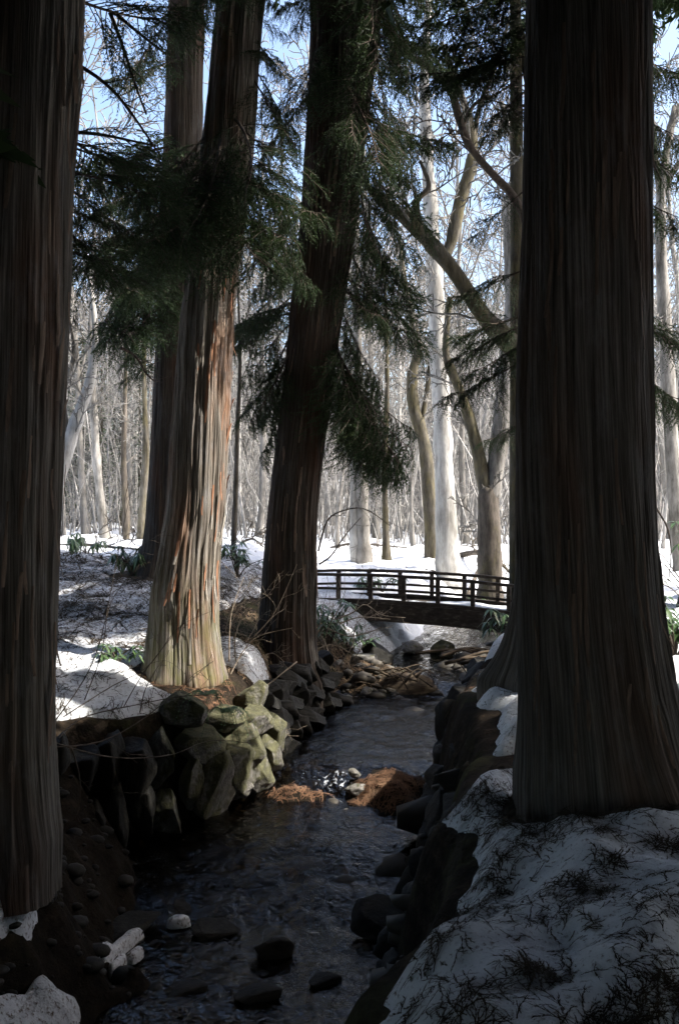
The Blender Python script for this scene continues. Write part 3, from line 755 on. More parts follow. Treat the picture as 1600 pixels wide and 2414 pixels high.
def bare_proto(seed, h, r, prm, mat):
    rng = random.Random(seed); tr, br = MB(), MB()
    pts = [np.array((0, 0, -.3))]; dr = np.array((rng.gauss(0, .06), rng.gauss(0, .06), 1.0)); n = prm['segs'][0] + 2
    for i in range(n):
        dr = dr + np.array((rng.gauss(0, .05), rng.gauss(0, .05), .06)); dr /= np.linalg.norm(dr); pts.append(pts[-1] + dr * (h + .3) / n)
    pts = np.array(pts); rr = r * (1 - .8 * np.linspace(0, 1, n + 1)); rr[0] *= 1.5; rr[1] *= 1.05
    tr.tube(pts, rr, prm['sides'][0] + 2, cap=False)
    sprout(br, pts, rr, h, 1, rng, prm, 0, prm['start'][0])
    return tr, br
protos = []
for s, (h, r, m) in enumerate([(13, .16, M_GREY), (15, .2, M_GREY), (11, .11, M_PALE), (14, .14, M_FAR), (9, .07, M_GREY), (16, .24, M_BROWNB), (8, .05, M_FAR), (12, .13, M_MOSSB)]):
    tr, br = bare_proto(300 + s, h, r, PRM, m)
    protos.append((tr.mesh('bare_trunk', m), br.mesh('bare_crown', M_FAR if m is M_MOSSB else m)))

rt = random.Random(77)
def bare_tree(px, d, k, label, group=None, s=1.0, rot=None, lean=(0, 0), name='bare_tree'):
    x = (px - CX) / F * d
    t = empty(name, (x, d, surf1(x, d) - .02), label, 'bare tree', group)
    t.rotation_euler = (lean[0], lean[1], rt.random() * 6.28 if rot is None else rot); t.scale = (s, s, s * rt.uniform(.9, 1.1))
    link('trunk', protos[k][0], t); link('crown', protos[k][1], t)
    return t
GW = 'slender bare trees of the wood behind the snow meadow'
WOOD = []
for px, d, k, s in [(205, 34, 4, 1.8), (300, 37, 4, 1.9), (610, 34, 4, 1.7), (1100, 35, 4, 1.8), (1580, 35, 4, 1.8), (890, 38, 4, 1.9), (150, 33, 4, 1), (176, 41, 6, 1.1), (205, 47, 3, 1), (262, 38, 6, 1), (318, 45, 2, .9), (345, 35, 4, 1), (560, 40, 2, 1), (582, 33, 6, 1), (600, 46, 3, 1),
                    (535, 50, 1, .9), (770, 36, 6, 1.1), (795, 31, 4, 1), (880, 42, 3, 1), (940, 38, 2, 1), (975, 33, 4, 1), (1095, 44, 3, 1), (1120, 36, 6, 1.2), (1180, 41, 2, 1),
                    (1545, 37, 4, 1), (1590, 44, 3, 1), (1560, 30, 6, 1.1), (820, 50, 0, .9), (1000, 52, 1, .9), (230, 55, 0, .9), (1060, 55, 0, .8), (140, 52, 1, .8), (300, 58, 3, .9), (1630, 34, 1, 1)]:
    WOOD.append((px, d, k, s))

ORD = ['first', 'second', 'third', 'fourth', 'fifth', 'sixth', 'seventh', 'eighth', 'ninth', 'tenth', 'eleventh', 'twelfth', 'thirteenth', 'fourteenth']
TONE = ['grey', 'stout grey', 'pale', 'ashen', 'thin grey', 'stout brown', 'very thin ashen', 'mossy']
for lo_, hi_, where in [(0, 420, 'from the edge cedar across the meadow'), (420, 700, 'from the sunlit cedar toward the middle cedar'),
                        (700, 1260, 'from the middle cedar, behind the bridge'), (1260, 1700, 'outward from the broad nearest cedar')]:
    row = sorted(w for w in WOOD if lo_ <= w[0] < hi_)
    for n_, (px, d, k, s) in enumerate(row):
        bare_tree(px, d, k, '%s bare tree, slender, %s %s' % (TONE[k], ORD[n_], where), GW, s)

# individual bare trees one can pick out
def custom_tree(name, d, limbs_px, mats, label, seed, twigs=9, base_py=None, flare=1.25, prm=SPARSE, dmat=None):
    """limbs_px: list of lists of (px, py, width px[, depth]); the first is the trunk; the others are its limbs"""
    rng = random.Random(seed)
    first = limbs_px[0]
    b = P(first[0][0], first[0][1], d)
    gz = surf1(b[0], d)
    t = empty(name, (b[0], d, gz), label, 'bare tree')
    crown = MB()
    for i, row in enumerate(limbs_px):
        pts = np.array([P(r[0], r[1], r[3] if len(r) > 3 else d) for r in row]); rad = np.array([r[2] / F * d / 2 for r in row])
        if i == 0:
            pts = np.vstack([[pts[0][0], pts[0][1], gz - .25], pts]) if pts[0][2] > gz - .2 else pts
            rad = np.concatenate([[rad[0] * flare], rad]) if len(rad) < len(pts) else rad
        sp = smooth_path(np.column_stack([pts, rad]), max(10, len(pts) * 5))
        wob = fbm(np.arange(len(sp)) * .6, np.full(len(sp), i * 3.3 + seed), seed=seed, oct=2) * .15
        mb = MB(); mb.tube(sp[:, :3], sp[:, 3] * (1 + wob), 12 if i == 0 else 9, cap=True)
        o = mb.build('trunk' if i == 0 else 'limb', mats[i % len(mats)], t); o.location = -t.location
        if twigs:
            sprout(crown, sp[:, :3], np.minimum(sp[:, 3] * .6, .05), 4.2, 1, rng, prm, 0, .45 if i == 0 else .12, twigs if i else max(3, twigs // 2))
    if twigs:
        o = crown.build('crown', dmat or M_GREY, t); o.location = -t.location
    return t

custom_tree('bare_tree', 24, [[(1056, 1348, 66), (1052, 1250, 52), (1046, 1100, 46), (1040, 950, 42), (1030, 800, 40), (1024, 650, 38), (1016, 500, 34), (1008, 400, 30), (1000, 200, 24), (1010, 0, 18)],
    [(1026, 640, 30), (1060, 580, 28), (1085, 470, 30), (1112, 380, 28), (1108, 300, 24), (1085, 220, 18), (1040, 100, 12)],
    [(1112, 370, 14), (1130, 250, 12), (1170, 150, 9), (1200, 40, 6)]], [M_PALE, M_MOSSB, M_BROWNB], 'pale smooth-barked bare tree rising directly behind the middle of the bridge', 401, 9)
custom_tree('bare_tree', 22, [[(1154, 1350, 60), (1152, 1250, 52), (1150, 1150, 46)],
    [(1150, 1180, 40), (1125, 1060, 30), (1095, 950, 26), (1062, 870, 22), (1050, 820, 18), (1060, 700, 12)],
    [(1156, 1180, 44), (1176, 1050, 42), (1188, 950, 42), (1195, 850, 40), (1205, 700, 32), (1200, 560, 28), (1198, 480, 24), (1215, 380, 18), (1180, 240, 12)]],
    [M_BROWNB, M_MOSSB, M_GREY], 'forked bare tree with a mossy slanting limb behind the bridge', 402, 7)
custom_tree('bare_tree', 15.5, [[(1330, 1400, 60), (1300, 1150, 58), (1262, 950, 54), (1215, 830, 48), (1140, 745, 42), (1070, 640, 40), (1010, 570, 36), (950, 510, 30), (890, 465, 24), (820, 380, 16)],
    [(1000, 560, 16), (980, 480, 18), (1010, 440, 12), (990, 380, 8)]], [M_MOSSB, M_BROWNB], 'thick mossy trunk slanting up out from behind the broad nearest cedar', 403, 5)
custom_tree('bare_tree', 14.0, [[(1345, 1380, 40), (1310, 1000, 34), (1270, 620, 28), (1215, 475, 22), (1160, 410, 18), (1110, 350, 18), (1085, 290, 20), (1060, 210, 20), (1010, 160, 18), (950, 120, 14), (900, 60, 10)],
    [(1088, 300, 10), (1115, 250, 9), (1150, 225, 7)]], [M_TWIG, M_TWIG], 'thin dark bough curving across the sky behind the broad nearest cedar', 404, 6, dmat=M_TWIG)
custom_tree('bare_tree', 26, [[(1018, 1335, 40), (1014, 1200, 36), (1000, 1050, 30), (975, 960, 26), (972, 880, 24), (985, 820, 20), (960, 700, 14), (940, 560, 10)],
    [(990, 1010, 14), (1005, 930, 12), (1015, 840, 9)]], [M_MOSSB, M_MOSSB], 'crooked mossy bare tree left of the pale trunk behind the bridge', 405, 8)
custom_tree('bare_tree', 25, [[(858, 1338, 42), (855, 1250, 34), (850, 1100, 27), (846, 900, 22), (838, 600, 16), (845, 300, 9)]], [M_GREY], 'straight grey bare tree beside the middle cedar, above the bridge rail end', 406, 9)
custom_tree('bare_tree', 25.5, [[(911, 1335, 26), (909, 1250, 17), (906, 1100, 14), (912, 900, 11), (905, 600, 7)]], [M_MOSSB], 'thin bare tree with a mossy swollen base behind the bridge', 407, 7)
custom_tree('bare_tree', 25, [[(835, 1335, 22), (834, 1200, 19), (830, 1050, 15), (815, 800, 12), (800, 500, 8)]], [M_PALE], 'thin pale bare tree touching the straight grey one by the bridge', 408, 7)
custom_tree('bare_tree', 29, [[(252, 1290, 30), (243, 1230, 24), (232, 1120, 21), (222, 980, 18), (214, 800, 13), (225, 500, 7)]], [M_GREY], 'leaning grey bare tree on the snow meadow beside the edge cedar', 409, 9)
custom_tree('bare_tree', 29, [[(298, 1292, 20), (297, 1200, 17), (292, 1080, 14), (296, 900, 10), (300, 650, 6)]], [M_BROWNB], 'thin brownish bare tree on the snow meadow between two others', 410, 8)
custom_tree('bare_tree', 28, [[(332, 1292, 22), (336, 1200, 18), (344, 1060, 14), (340, 850, 10), (350, 600, 6)]], [M_MOSSB], 'mossy thin bare tree at the foot of the dark rear cedar', 411, 7)
custom_tree('bare_tree', 20, [[(90, 1290, 44), (118, 1180, 42), (150, 1080, 38), (185, 980, 30), (215, 890, 24), (225, 780, 16), (205, 600, 10)],
    [(160, 1050, 20), (150, 930, 16), (175, 820, 10), (140, 650, 7)]], [M_PALE, M_GREY], 'pale thick bare tree slanting out from behind the edge cedar', 412, 9)
custom_tree('bare_tree', 18, [[(548, 1345, 16), (552, 1250, 13), (556, 1150, 12), (560, 1000, 10), (566, 850, 8), (560, 650, 5)]], [M_BROWNB], 'dark sapling in the gap between the sunlit and the middle cedar', 413, 5, flare=1.1)
custom_tree('bare_tree', 22, [[(1610, 1340, 46), (1590, 1150, 40), (1576, 950, 36), (1566, 750, 30), (1556, 560, 26), (1560, 420, 20), (1590, 250, 14)],
    [(1562, 520, 16), (1545, 380, 13), (1530, 200, 10), (1525, 20, 7)], [(1558, 470, 14), (1590, 400, 11), (1630, 350, 8)]], [M_GREY, M_GREY, M_GREY], 'grey bare tree seen past the outer side of the broad nearest cedar', 414, 9)
custom_tree('bare_tree', 16, [[(1215, 60, 26), (1195, -10, 24), (1170, -80, 20)], [(1215, 60, 26), (1240, 150, 28), (1262, 300, 30), (1300, 700, 34), (1330, 1390, 40)]], [M_MOSSB], 'mossy bough arching over beside the top of the broad nearest cedar', 415, 4)

# ------------------------------------------------------------------ far wood and conifers
rf = random.Random(9)
lows = []
for s in range(7):
    tr, br = bare_proto(500 + s, rf.uniform(11, 16), rf.uniform(.09, .19), LOWP, M_FAR)
    lows.append([tr.arrays(), br.arrays()])
mb = MB(); nfar = 0
while nfar < 190:
    d = rf.uniform(44, 100); x = rf.uniform(-.42, .42) * d
    k = rf.randrange(7); a = rf.random() * 6.28; s = rf.uniform(.75, 1.2)
    c, sn = math.cos(a) * s, math.sin(a) * s
    R = np.array(((c, -sn, 0), (sn, c, 0), (0, 0, s)))
    for v, q, t in lows[k]:
        mb.add(v @ R.T + (x, d, 1.4), q, t)
    nfar += 1
rbz = np.random.RandomState(6)
for i in range(3600):
    d = rbz.uniform(33, 85); x = rbz.uniform(-.42, .42) * d; h_ = rbz.gamma(3, 1.1) + 1; r_ = rbz.uniform(.012, .05)
    b0 = np.array((x, d, 1.2)); top = b0 + (rbz.normal(0, .22) * h_, rbz.normal(0, .22) * h_, h_); mid = (b0 + top) / 2 + rbz.normal(0, .05, 3) * h_
    a3 = np.array(((1, 0, 0), (-.5, .87, 0), (-.5, -.87, 0)))
    mb.add(np.concatenate([b0 + a3 * r_, mid + a3 * r_ * .8, top + a3 * r_ * .3]), [(0, 1, 4, 3), (1, 2, 5, 4), (2, 0, 3, 5), (3, 4, 7, 6), (4, 5, 8, 7), (5, 3, 6, 8)])
    for k in range(5):
        f = rbz.uniform(.25, .95); p = b0 + (top - b0) * f; a = rbz.uniform(0, 6.28); l = h_ * rbz.uniform(.2, .6); e = p + (math.cos(a) * l, math.sin(a) * l, l * rbz.uniform(-.1, .9)); w = .012
        mb.add([p + (w, 0, 0), p + (-w, w, 0), p + (-w, -w, 0), e], None, [(0, 1, 3), (1, 2, 3), (2, 0, 3)])
tag(mb.build('far_wood', M_FAR), 'pale grey thicket of countless bare trees along the horizon', 'wood', kind='stuff')

def conifer_mesh(seed):
    rng = random.Random(seed); mb = MB(); h = 13
    mb.tube([(0, 0, -.3), (0, 0, h)], [.18, .03], 7, 0)
    for i in range(120):
        t = (i + rng.random()) / 120; z = 1.0 + (h - 1.0) * t; r = 2.3 * (1 - t) ** .8 + .15
        a = i * 2.4 + rng.random(); n = 14
        for j in range(n):
            f = (j + rng.random()) / n; p = np.array((math.cos(a) * r * f, math.sin(a) * r * f, z - .35 * r * f * f))
            for s_ in (-1, 1):
                w = np.array((-math.sin(a) * s_, math.cos(a) * s_, -.35 * rng.random())) * (.3 * (1.15 - f)) * rng.uniform(.6, 1.4)
                o = np.array((math.cos(a), math.sin(a), -.2)) * .13
                mb.add([p - o * .5, p + o * .5, p + w + o], None, [(0, 1, 2)], 1)
    return mb.mesh('conifer', [M_BROWNB, M_FIR])
CON = [conifer_mesh(1), conifer_mesh(2)]
for i, (px, d, s) in enumerate([(150, 42, .62), (195, 45, .7), (240, 43, .62), (285, 45, .6), (330, 41, .56), (168, 52, .85), (270, 54, .85), (560, 50, .6), (1590, 48, .6)]):
    x = (px - CX) / F * d
    o = link('conifer', CON[i % 2]); o.location = (x, d, surf1(x, d)); o.scale = (s, s, s); o.rotation_euler = (0, 0, i * 1.7)
    tag(o, 'dim green conifer in the bare wood, %s' % ['nearest the edge cedar, front row', 'second from the edge cedar, front row', 'third from the edge cedar, front row', 'fourth from the edge cedar, front row', 'beside the dark rear cedar', 'of the back row, nearer the edge cedar', 'of the back row, nearer the rear cedar', 'between the sunlit and the middle cedar', 'outside the broad nearest cedar'][i], 'conifer', 'evergreens at the back of the wood')

# ------------------------------------------------------------------ footbridge
bd = Vector((math.cos(math.radians(-22)), math.sin(math.radians(-22)), 0)); bn = Vector((-bd.y, bd.x, 0))
B0 = Vector((1.55, 16.6, 0)); BL0, BL1, BW = -2.75, 3.4, 1.05
bridge = empty('footbridge', (B0.x, B0.y, .6), 'low arched wooden footbridge with open railings over the stream', 'bridge')
def arch(s): return 1.31 - .0175 * (s + .95) ** 2
def bpt(s, n, z): return B0 + bd * s + bn * n + Vector((0, 0, z))
def rail(name, s0, s1, n, zo, hgt, wid, segs=14):
    mb = MB(); ss = np.linspace(s0, s1, segs + 1)
    V = []
    for s in ss:
        for (dn, dz) in ((-wid / 2, 0), (wid / 2, 0), (wid / 2, hgt), (-wid / 2, hgt)):
            V.append(bpt(s, n + dn, arch(s) + zo + dz + .004 * math.sin(s * 9 + n)))
    q = []
    for i in range(segs):
        for j in range(4):
            k = (j + 1) % 4; q.append((i * 4 + j, i * 4 + k, i * 4 + 4 + k, i * 4 + 4 + j))
    q += [(3, 2, 1, 0), (segs * 4, segs * 4 + 1, segs * 4 + 2, segs * 4 + 3)]
    mb.add(V, q)
    o = mb.build(name, M_WOOD, bridge, smooth=False); o.location = -bridge.location; return o
for n in (-BW / 2, BW / 2):
    rail('handrail', BL0, BL1, n, .435, .045, .11); rail('middle_rail', BL0, BL1, n, .205, .04, .04)
    rail('deck_curb', BL0 - .1, BL1 + .1, n, .0, .06, .12)
    rail('side_beam', BL0 - .2, BL1 + .2, n, -.29, .288, .14)
    off = 0.0 if n < 0 else .16
    s = BL0 + .12 + off
    while s < BL1:
        mb = MB(); M = Matrix.Translation(bpt(s, n, arch(s) + .235)) @ Matrix.Rotation(math.radians(-22), 4, 'Z')
        mb.box(M, .062, .06, .47); o = mb.build('post', M_WOOD, bridge, smooth=False); o.location = -bridge.location
        s += .575
s = BL0
rp = random.Random(3)
while s < BL1:
    mb = MB(); M = Matrix.Translation(bpt(s, 0, arch(s) - .022 + rp.uniform(-.003, .003))) @ Matrix.Rotation(math.radians(-22), 4, 'Z')
    mb.box(M, .142, BW - .16, .04); o = mb.build('deck_plank', M_WOOD, bridge, smooth=False); o.location = -bridge.location
    s += .15
# snow left on the deck
mb = MB(); ss = np.linspace(BL0, BL1, 60); nn = np.linspace(-.36, .36, 9)
SS, NN = np.meshgrid(ss, nn, indexing='ij')
hz = .035 + .05 * fbm(SS * 1.7, NN * 3, seed=5, oct=3) - .12 * (np.abs(NN) / .36) ** 4
V = np.array([bpt(s, n, arch(s) + h_) for s, n, h_ in zip(SS.ravel(), NN.ravel(), hz.ravel())])
mb.add(V, grid_faces(*SS.shape))
tag(mb.build('deck_snow', M_SNOW, attrs={'dirt': np.zeros(len(V))}), 'thin snow left lying along the footbridge deck', 'snow', kind='stuff')

# ------------------------------------------------------------------ rocks and walls
def ico(sub):
    import bmesh
    bm = bmesh.new(); bmesh.ops.create_icosphere(bm, subdivisions=sub, radius=1)
    v = np.array([x.co[:] for x in bm.verts]); f = np.array([[y.index for y in x.verts] for x in bm.faces]); bm.free(); return v, f
IV, IF = ico(4)
IV3, IF3 = ico(3)
def rock_mesh(seed, mats, planes=9, rough=.16, lo=False):
    rng = np.random.RandomState(seed); base, F_ = (IV3, IF3) if lo else (IV, IF)
    v = base * (1 + .12 * fbm(base[:, 0] * 1.3 + seed, base[:, 1] * 1.3, base[:, 2] * 1.3 + 5.1, seed, 2)[:, None])
    for i in range(planes):
        n = rng.normal(size=3); n /= np.linalg.norm(n); o = rng.uniform(.48, .8)
        dd = v @ n - o; v = v - np.where(dd > 0, dd, 0)[:, None] * n * .985
    v = v * (1 + rough * .35 * fbm(v[:, 0] * 3.2, v[:, 1] * 3.2, v[:, 2] * 3.2 + seed * 1.1, seed + 3, 3)[:, None])
    mb = MB(); mb.add(v, None, F_); return mb.mesh('rock', mats)
ROCKS = [rock_mesh(s, M_ROCK, 17, .2) for s in range(7)]
ROCKB = [rock_mesh(20 + s, M_ROCKD, 7) for s in range(5)]
ROCKW = [rock_mesh(40 + s, M_WETSHADE, 8, .16) for s in range(4)]
rr_ = random.Random(31)
def stone(parent, name, x, y, z, sx, sy, sz, lib, rot=None, k=None):
    o = link(name, lib[rr_.randrange(len(lib)) if k is None else k], parent)
    o.location = Vector((x, y, z)) - (parent.location if parent is not None else Vector())
    o.scale = (sx, sy, sz); o.rotation_euler = rot or (rr_.uniform(-.3, .3), rr_.uniform(-.3, .3), rr_.random() * 6.28)
    return o

lw = empty('stone_wall', (-1.2, 8.7, .2), 'mossy dry stone wall holding up the bank under the sunlit cedar', 'stone wall')
# sunlit corner stones, placed from the photo: (px, py, d, width px, height px)
for (px, py, d, w, h, k) in [(470, 1760, 8.75, 110, 100, 0), (545, 1790, 9.0, 120, 130, 1), (488, 1865, 8.72, 85, 150, 2), (450, 1850, 8.62, 50, 120, 3), (570, 1745, 9.1, 90, 100, 4),
        (640, 1790, 9.5, 55, 80, 5), (600, 1830, 9.25, 70, 70, 6), (520, 1700, 9.05, 100, 60, 3), (600, 1700, 9.35, 80, 70, 0), (440, 1690, 8.8, 90, 80, 5), (590, 1650, 9.6, 70, 60, 2), (640, 1720, 9.75, 70, 80, 1),
        (505, 1930, 8.75, 60, 60, 4)]:
    p = P(px, py, d); r = d / F / 2
    stone(lw, 'stone', p[0], p[1] + .1, p[2], w * r * 1.5, .27, h * r * 1.45, ROCKS, (rr_.uniform(-.2, .2), rr_.uniform(-.2, .2), rr_.uniform(-.3, .3)), k)
# the dark face running left from the corner and the face running upstream
for (x0, y0, x1, y1, n) in [(-1.42, 8.5, -2.5, 7.75, 6), (-2.5, 7.75, -4.2, 7.3, 5), (-.72, 9.9, -.42, 11.6, 6), (-.4, 11.6, -.05, 12.9, 5)]:
    for i in range(n):
        f = (i + .5) / n; x, y = x0 + (x1 - x0) * f, y0 + (y1 - y0) * f; base = float(wat(y)) - .05; top = 1.05
        rows = 3 if y > 9.5 else 2
        for j in range(rows):
            z = base + (top - base) * (j + .5) / rows
            ln = math.hypot(x1 - x0, y1 - y0) / n
            back = .1 * j
            nx_, ny_ = (y1 - y0), -(x1 - x0); l = math.hypot(nx_, ny_); nx_, ny_ = nx_ / l, ny_ / l
            sgn = -1 if (x1 > x0) else 1
            stone(lw, 'stone', x - sgn * 0 - abs(nx_) * back * .8 + rr_.uniform(-.06, .06), y + back * .5 + rr_.uniform(-.06, .06), z + rr_.uniform(-.05, .05), ln * rr_.uniform(.62, .85), .26, (top - base) / rows * rr_.uniform(.6, .85), ROCKS if 8.4 <= y < 10.0 else ROCKW,  # shaded faces take the near-black rock, their shade painted into the colour
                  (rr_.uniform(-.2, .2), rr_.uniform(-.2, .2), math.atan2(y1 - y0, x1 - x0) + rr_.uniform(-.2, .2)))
rw = empty('stone_wall', (.8, 8.0, .2), 'black shaded stone wall under the snowy bank of the broad nearest cedar', 'stone wall')
for y in np.arange(3.4, 12.6, .42):
    x = float(xr(y)); base = float(wat(y)) - .05
    for j in range(3):
        z = base + (1.0 - base) * (j + .5) / 3
        stone(rw, 'stone', x + .2 + j * .13 + rr_.uniform(-.05, .05), y + rr_.uniform(-.08, .08), z, .2 * rr_.uniform(.9, 1.3), .27 * rr_.uniform(.9, 1.2), .21 * rr_.uniform(.9, 1.3), ROCKW)  # near-black rock carries this wall's shade in its colour
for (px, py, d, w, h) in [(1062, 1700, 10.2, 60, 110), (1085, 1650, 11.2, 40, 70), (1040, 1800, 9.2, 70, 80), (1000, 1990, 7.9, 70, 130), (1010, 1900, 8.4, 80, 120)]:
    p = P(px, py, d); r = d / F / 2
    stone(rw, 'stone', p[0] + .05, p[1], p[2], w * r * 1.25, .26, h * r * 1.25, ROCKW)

def boulder(px, py, d, w, h, label, lib, name='boulder', group=None, depth=None):
    p = P(px, py, d); r = d / F / 2
    o = stone(None, name, p[0], p[1], p[2], w * r * 1.2, (depth or w * r * 1.1), h * r * 1.25, lib, (rr_.uniform(-.15, .15), rr_.uniform(-.15, .15), rr_.uniform(-.4, .4)))
    return tag(o, label, 'boulder' if name == 'boulder' else 'stone', group)
boulder(1040, 1530, 16.0, 70, 44, 'mossy pyramid-shaped boulder standing in the stream under the bridge', ROCKS)
boulder(975, 1528, 15.9, 50, 26, 'low grey boulder beside the mossy pyramid-shaped one under the bridge', ROCKB)
boulder(888, 1540, 15.0, 66, 60, 'black shaded boulder where the stream bends before the bridge', ROCKW)
boulder(862, 1560, 14.2, 62, 44, 'sunlit tan boulder on the litter bank beside the middle cedar', ROCKB)
boulder(935, 1595, 13.7, 60, 36, 'mossy round boulder on the driftwood heap', ROCKS)
boulder(800, 1570, 13.8, 30, 26, 'small pale boulder on the litter slope by the middle cedar', ROCKB)
boulder(865, 1632, 13.2, 34, 22, 'grey rounded boulder at the foot of the driftwood heap', ROCKB)
boulder(835, 1822, 9.55, 30, 18, 'small pale wet stone upstream of the rust-coloured litter island', ROCKB, 'river_stone')
boulder(843, 1862, 9.25, 46, 22, 'flat pale stone at the edge of the rust-coloured litter island', ROCKB, 'river_stone')
boulder(872, 1872, 9.2, 26, 20, 'small grey stone touching the flat pale one by the litter island', ROCKB, 'river_stone')
boulder(565, 1862, 9.05, 56, 38, 'grey rounded stone at the water line below the sunlit wall corner', ROCKB, 'river_stone')
boulder(843, 1790, 10.3, 34, 14, 'dark wet stone breaking the surface of the upper pool', ROCKW, 'river_stone')
boulder(1085, 1672, 11.6, 90, 34, 'dark flat boulder at the far corner of the snowy bank', ROCKW)
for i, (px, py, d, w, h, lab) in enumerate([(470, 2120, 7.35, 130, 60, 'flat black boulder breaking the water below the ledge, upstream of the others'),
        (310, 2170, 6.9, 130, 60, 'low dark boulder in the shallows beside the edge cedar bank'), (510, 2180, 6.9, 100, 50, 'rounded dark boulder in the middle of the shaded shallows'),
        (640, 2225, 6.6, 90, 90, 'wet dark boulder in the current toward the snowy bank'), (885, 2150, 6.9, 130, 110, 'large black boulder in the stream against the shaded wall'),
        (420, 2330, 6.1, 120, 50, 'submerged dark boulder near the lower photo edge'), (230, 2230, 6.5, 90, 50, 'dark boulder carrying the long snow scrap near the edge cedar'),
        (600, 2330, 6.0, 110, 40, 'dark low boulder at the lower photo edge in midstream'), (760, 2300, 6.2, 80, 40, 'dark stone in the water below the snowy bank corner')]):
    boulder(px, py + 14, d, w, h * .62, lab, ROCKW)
# gravel of the bed and bars
rng = np.random.RandomState(4); lo = [rock_mesh(60 + s, M_ROCKD, 4, .1, True) for s in range(1)]
pv, pf = ico(1)
M_GRAVEL = simple_noise_mat('wet_gravel', [(.3, (.02, .018, .014)), (.55, (.06, .052, .04)), (.75, (.17, .15, .12))], 1.2, .6, .3, .01)
mb = MB()
cnt = 0
gy_ = np.where(np.arange(2600) % 3, rng.uniform(4.5, 17.5, 2600), rng.uniform(13, 17.5, 2600))
gx_ = rng.uniform(np.maximum(xl(gy_), np.where(gy_ < 8.2, -.95, -1.4)) - .1, xr(gy_) + .2); gz_ = ground_z(gx_, gy_)[0]
for x, y, z in zip(gx_, gy_, gz_):
    if z > wat(y) - .03 and (8.5 < y < 9.9 or (y > 13 and x < 1.0 and rng.rand() < .6)): continue
    s = rng.gamma(2.2, .018) + .01
    mb.add(pv * (1 + .25 * rng.normal(size=(len(pv), 1)) * .5) * (s * rng.uniform(.8, 1.6), s * rng.uniform(.8, 1.4), s * .7) + (x, y, z), None, pf)
rng2 = np.random.RandomState(14); pv2, pf2 = ico(2)
gy2 = rng2.uniform(4.6, 8.0, 260); gx2 = rng2.uniform(-2.5, -1.1, 260); gz2 = ground_z(gx2, gy2)[0]
for x, y, z in zip(gx2, gy2, gz2):
    s = rng2.gamma(1.3, .014) + .01
    mb.add(pv2 * (1 + .1 * fbm(pv2[:, 0] * 1.5 + x * 9, pv2[:, 1] * 1.5 + y * 9, pv2[:, 2] * 1.5, 5, 2)[:, None]) * (s * rng2.uniform(.8, 1.6), s * rng2.uniform(.8, 1.4), s * .7) + (x, y, z), None, pf2, 1)
tag(mb.build('gravel', [M_GRAVEL, M_WETSHADE]), 'loose cobbles and gravel over the stream bed and bars', 'gravel', kind='stuff')

# snow scraps lying on near stones
def snow_scrap(pts_px, d, label, th=.07):
    """an irregular low lens of snow: outline given in photo pixels at distance d, laid on the ground there"""
    pts = np.array([P(x, y, 1.0) for x, y in pts_px])
    W_ = []
    ks = np.linspace(4, 9, 400)
    for p in pts:                       # first hit of the line of sight with the ground
        xs_, ys_, zs_ = p[0] * ks, p[1] * ks, H + (p[2] - H) * ks
        k = ks[np.argmax(zs_ < np.maximum(ground_z(xs_, ys_)[0], wat(ys_)) + .02)]; W_.append((p[0] * k, p[1] * k))
    W_ = np.array(W_); c = W_.mean(0)
    ring = smooth_path(np.vstack([W_, W_[:1]]), 65)[:-1]
    ring = c + (ring - c) * (1 + .22 * fbm(ring[:, 0] * 9, ring[:, 1] * 9, seed=15, oct=3))[:, None]
    rings = []; n = len(ring)
    for t, h_ in ((1.08, -1.4), (1.0, .0), (.9, .55), (.7, .85), (.4, 1.0), (.12, 1.02)):
        q = c + (ring - c) * t; wob = .25 * fbm(q[:, 0] * 6, q[:, 1] * 6, seed=3, oct=3)
        gq = np.maximum(ground_z(q[:, 0], q[:, 1])[0], wat(q[:, 1]))
        rings.append(np.column_stack([q, gq + .05 + th * (h_ + wob * (1 if t < .95 else 0))]))
    V = np.concatenate(rings + [[[c[0], c[1], rings[-1][:, 2].mean()]]]); q = []
    for i in range(len(rings) - 1):
        for j in range(n): q.append((i * n + j, i * n + (j + 1) % n, (i + 1) * n + (j + 1) % n, (i + 1) * n + j))
    e = (len(rings) - 1) * n
    tr = [(e + j, e + (j + 1) % n, len(V) - 1) for j in range(n)]
    mb = MB(); mb.add(V, q, tr)
    return tag(mb.build('snow_scrap', M_SNOW, attrs={'dirt': np.full(len(V), .4)}), label, 'snow scrap')
snow_scrap([(-40, 2120), (30, 2135), (92, 2165), (60, 2200), (10, 2218), (-50, 2225)], .62, 'snow scrap on the low bank at the photo edge below the edge cedar', .1)
snow_scrap([(-40, 2375), (60, 2362), (150, 2368), (190, 2390), (170, 2414), (160, 2470), (-40, 2480)], .42, 'snow scrap in the lower corner of the photo under the edge cedar', .08)
snow_scrap([(235, 2262), (262, 2235), (325, 2200), (330, 2210), (290, 2245), (255, 2262)], .24, 'long narrow snow scrap on a dark boulder in the shallows', .04)
snow_scrap([(258, 2290), (290, 2268), (298, 2280), (270, 2300)], .2, 'small snow scrap just below the long narrow one', .035)
snow_scrap([(300, 2268), (325, 2248), (340, 2252), (320, 2268)], .2, 'tiny snow scrap beside the long narrow one', .03)
snow_scrap([(390, 2182), (412, 2172), (445, 2176), (440, 2184), (405, 2188)], .16, 'tiny snow scrap on a midstream boulder in the shade', .03)

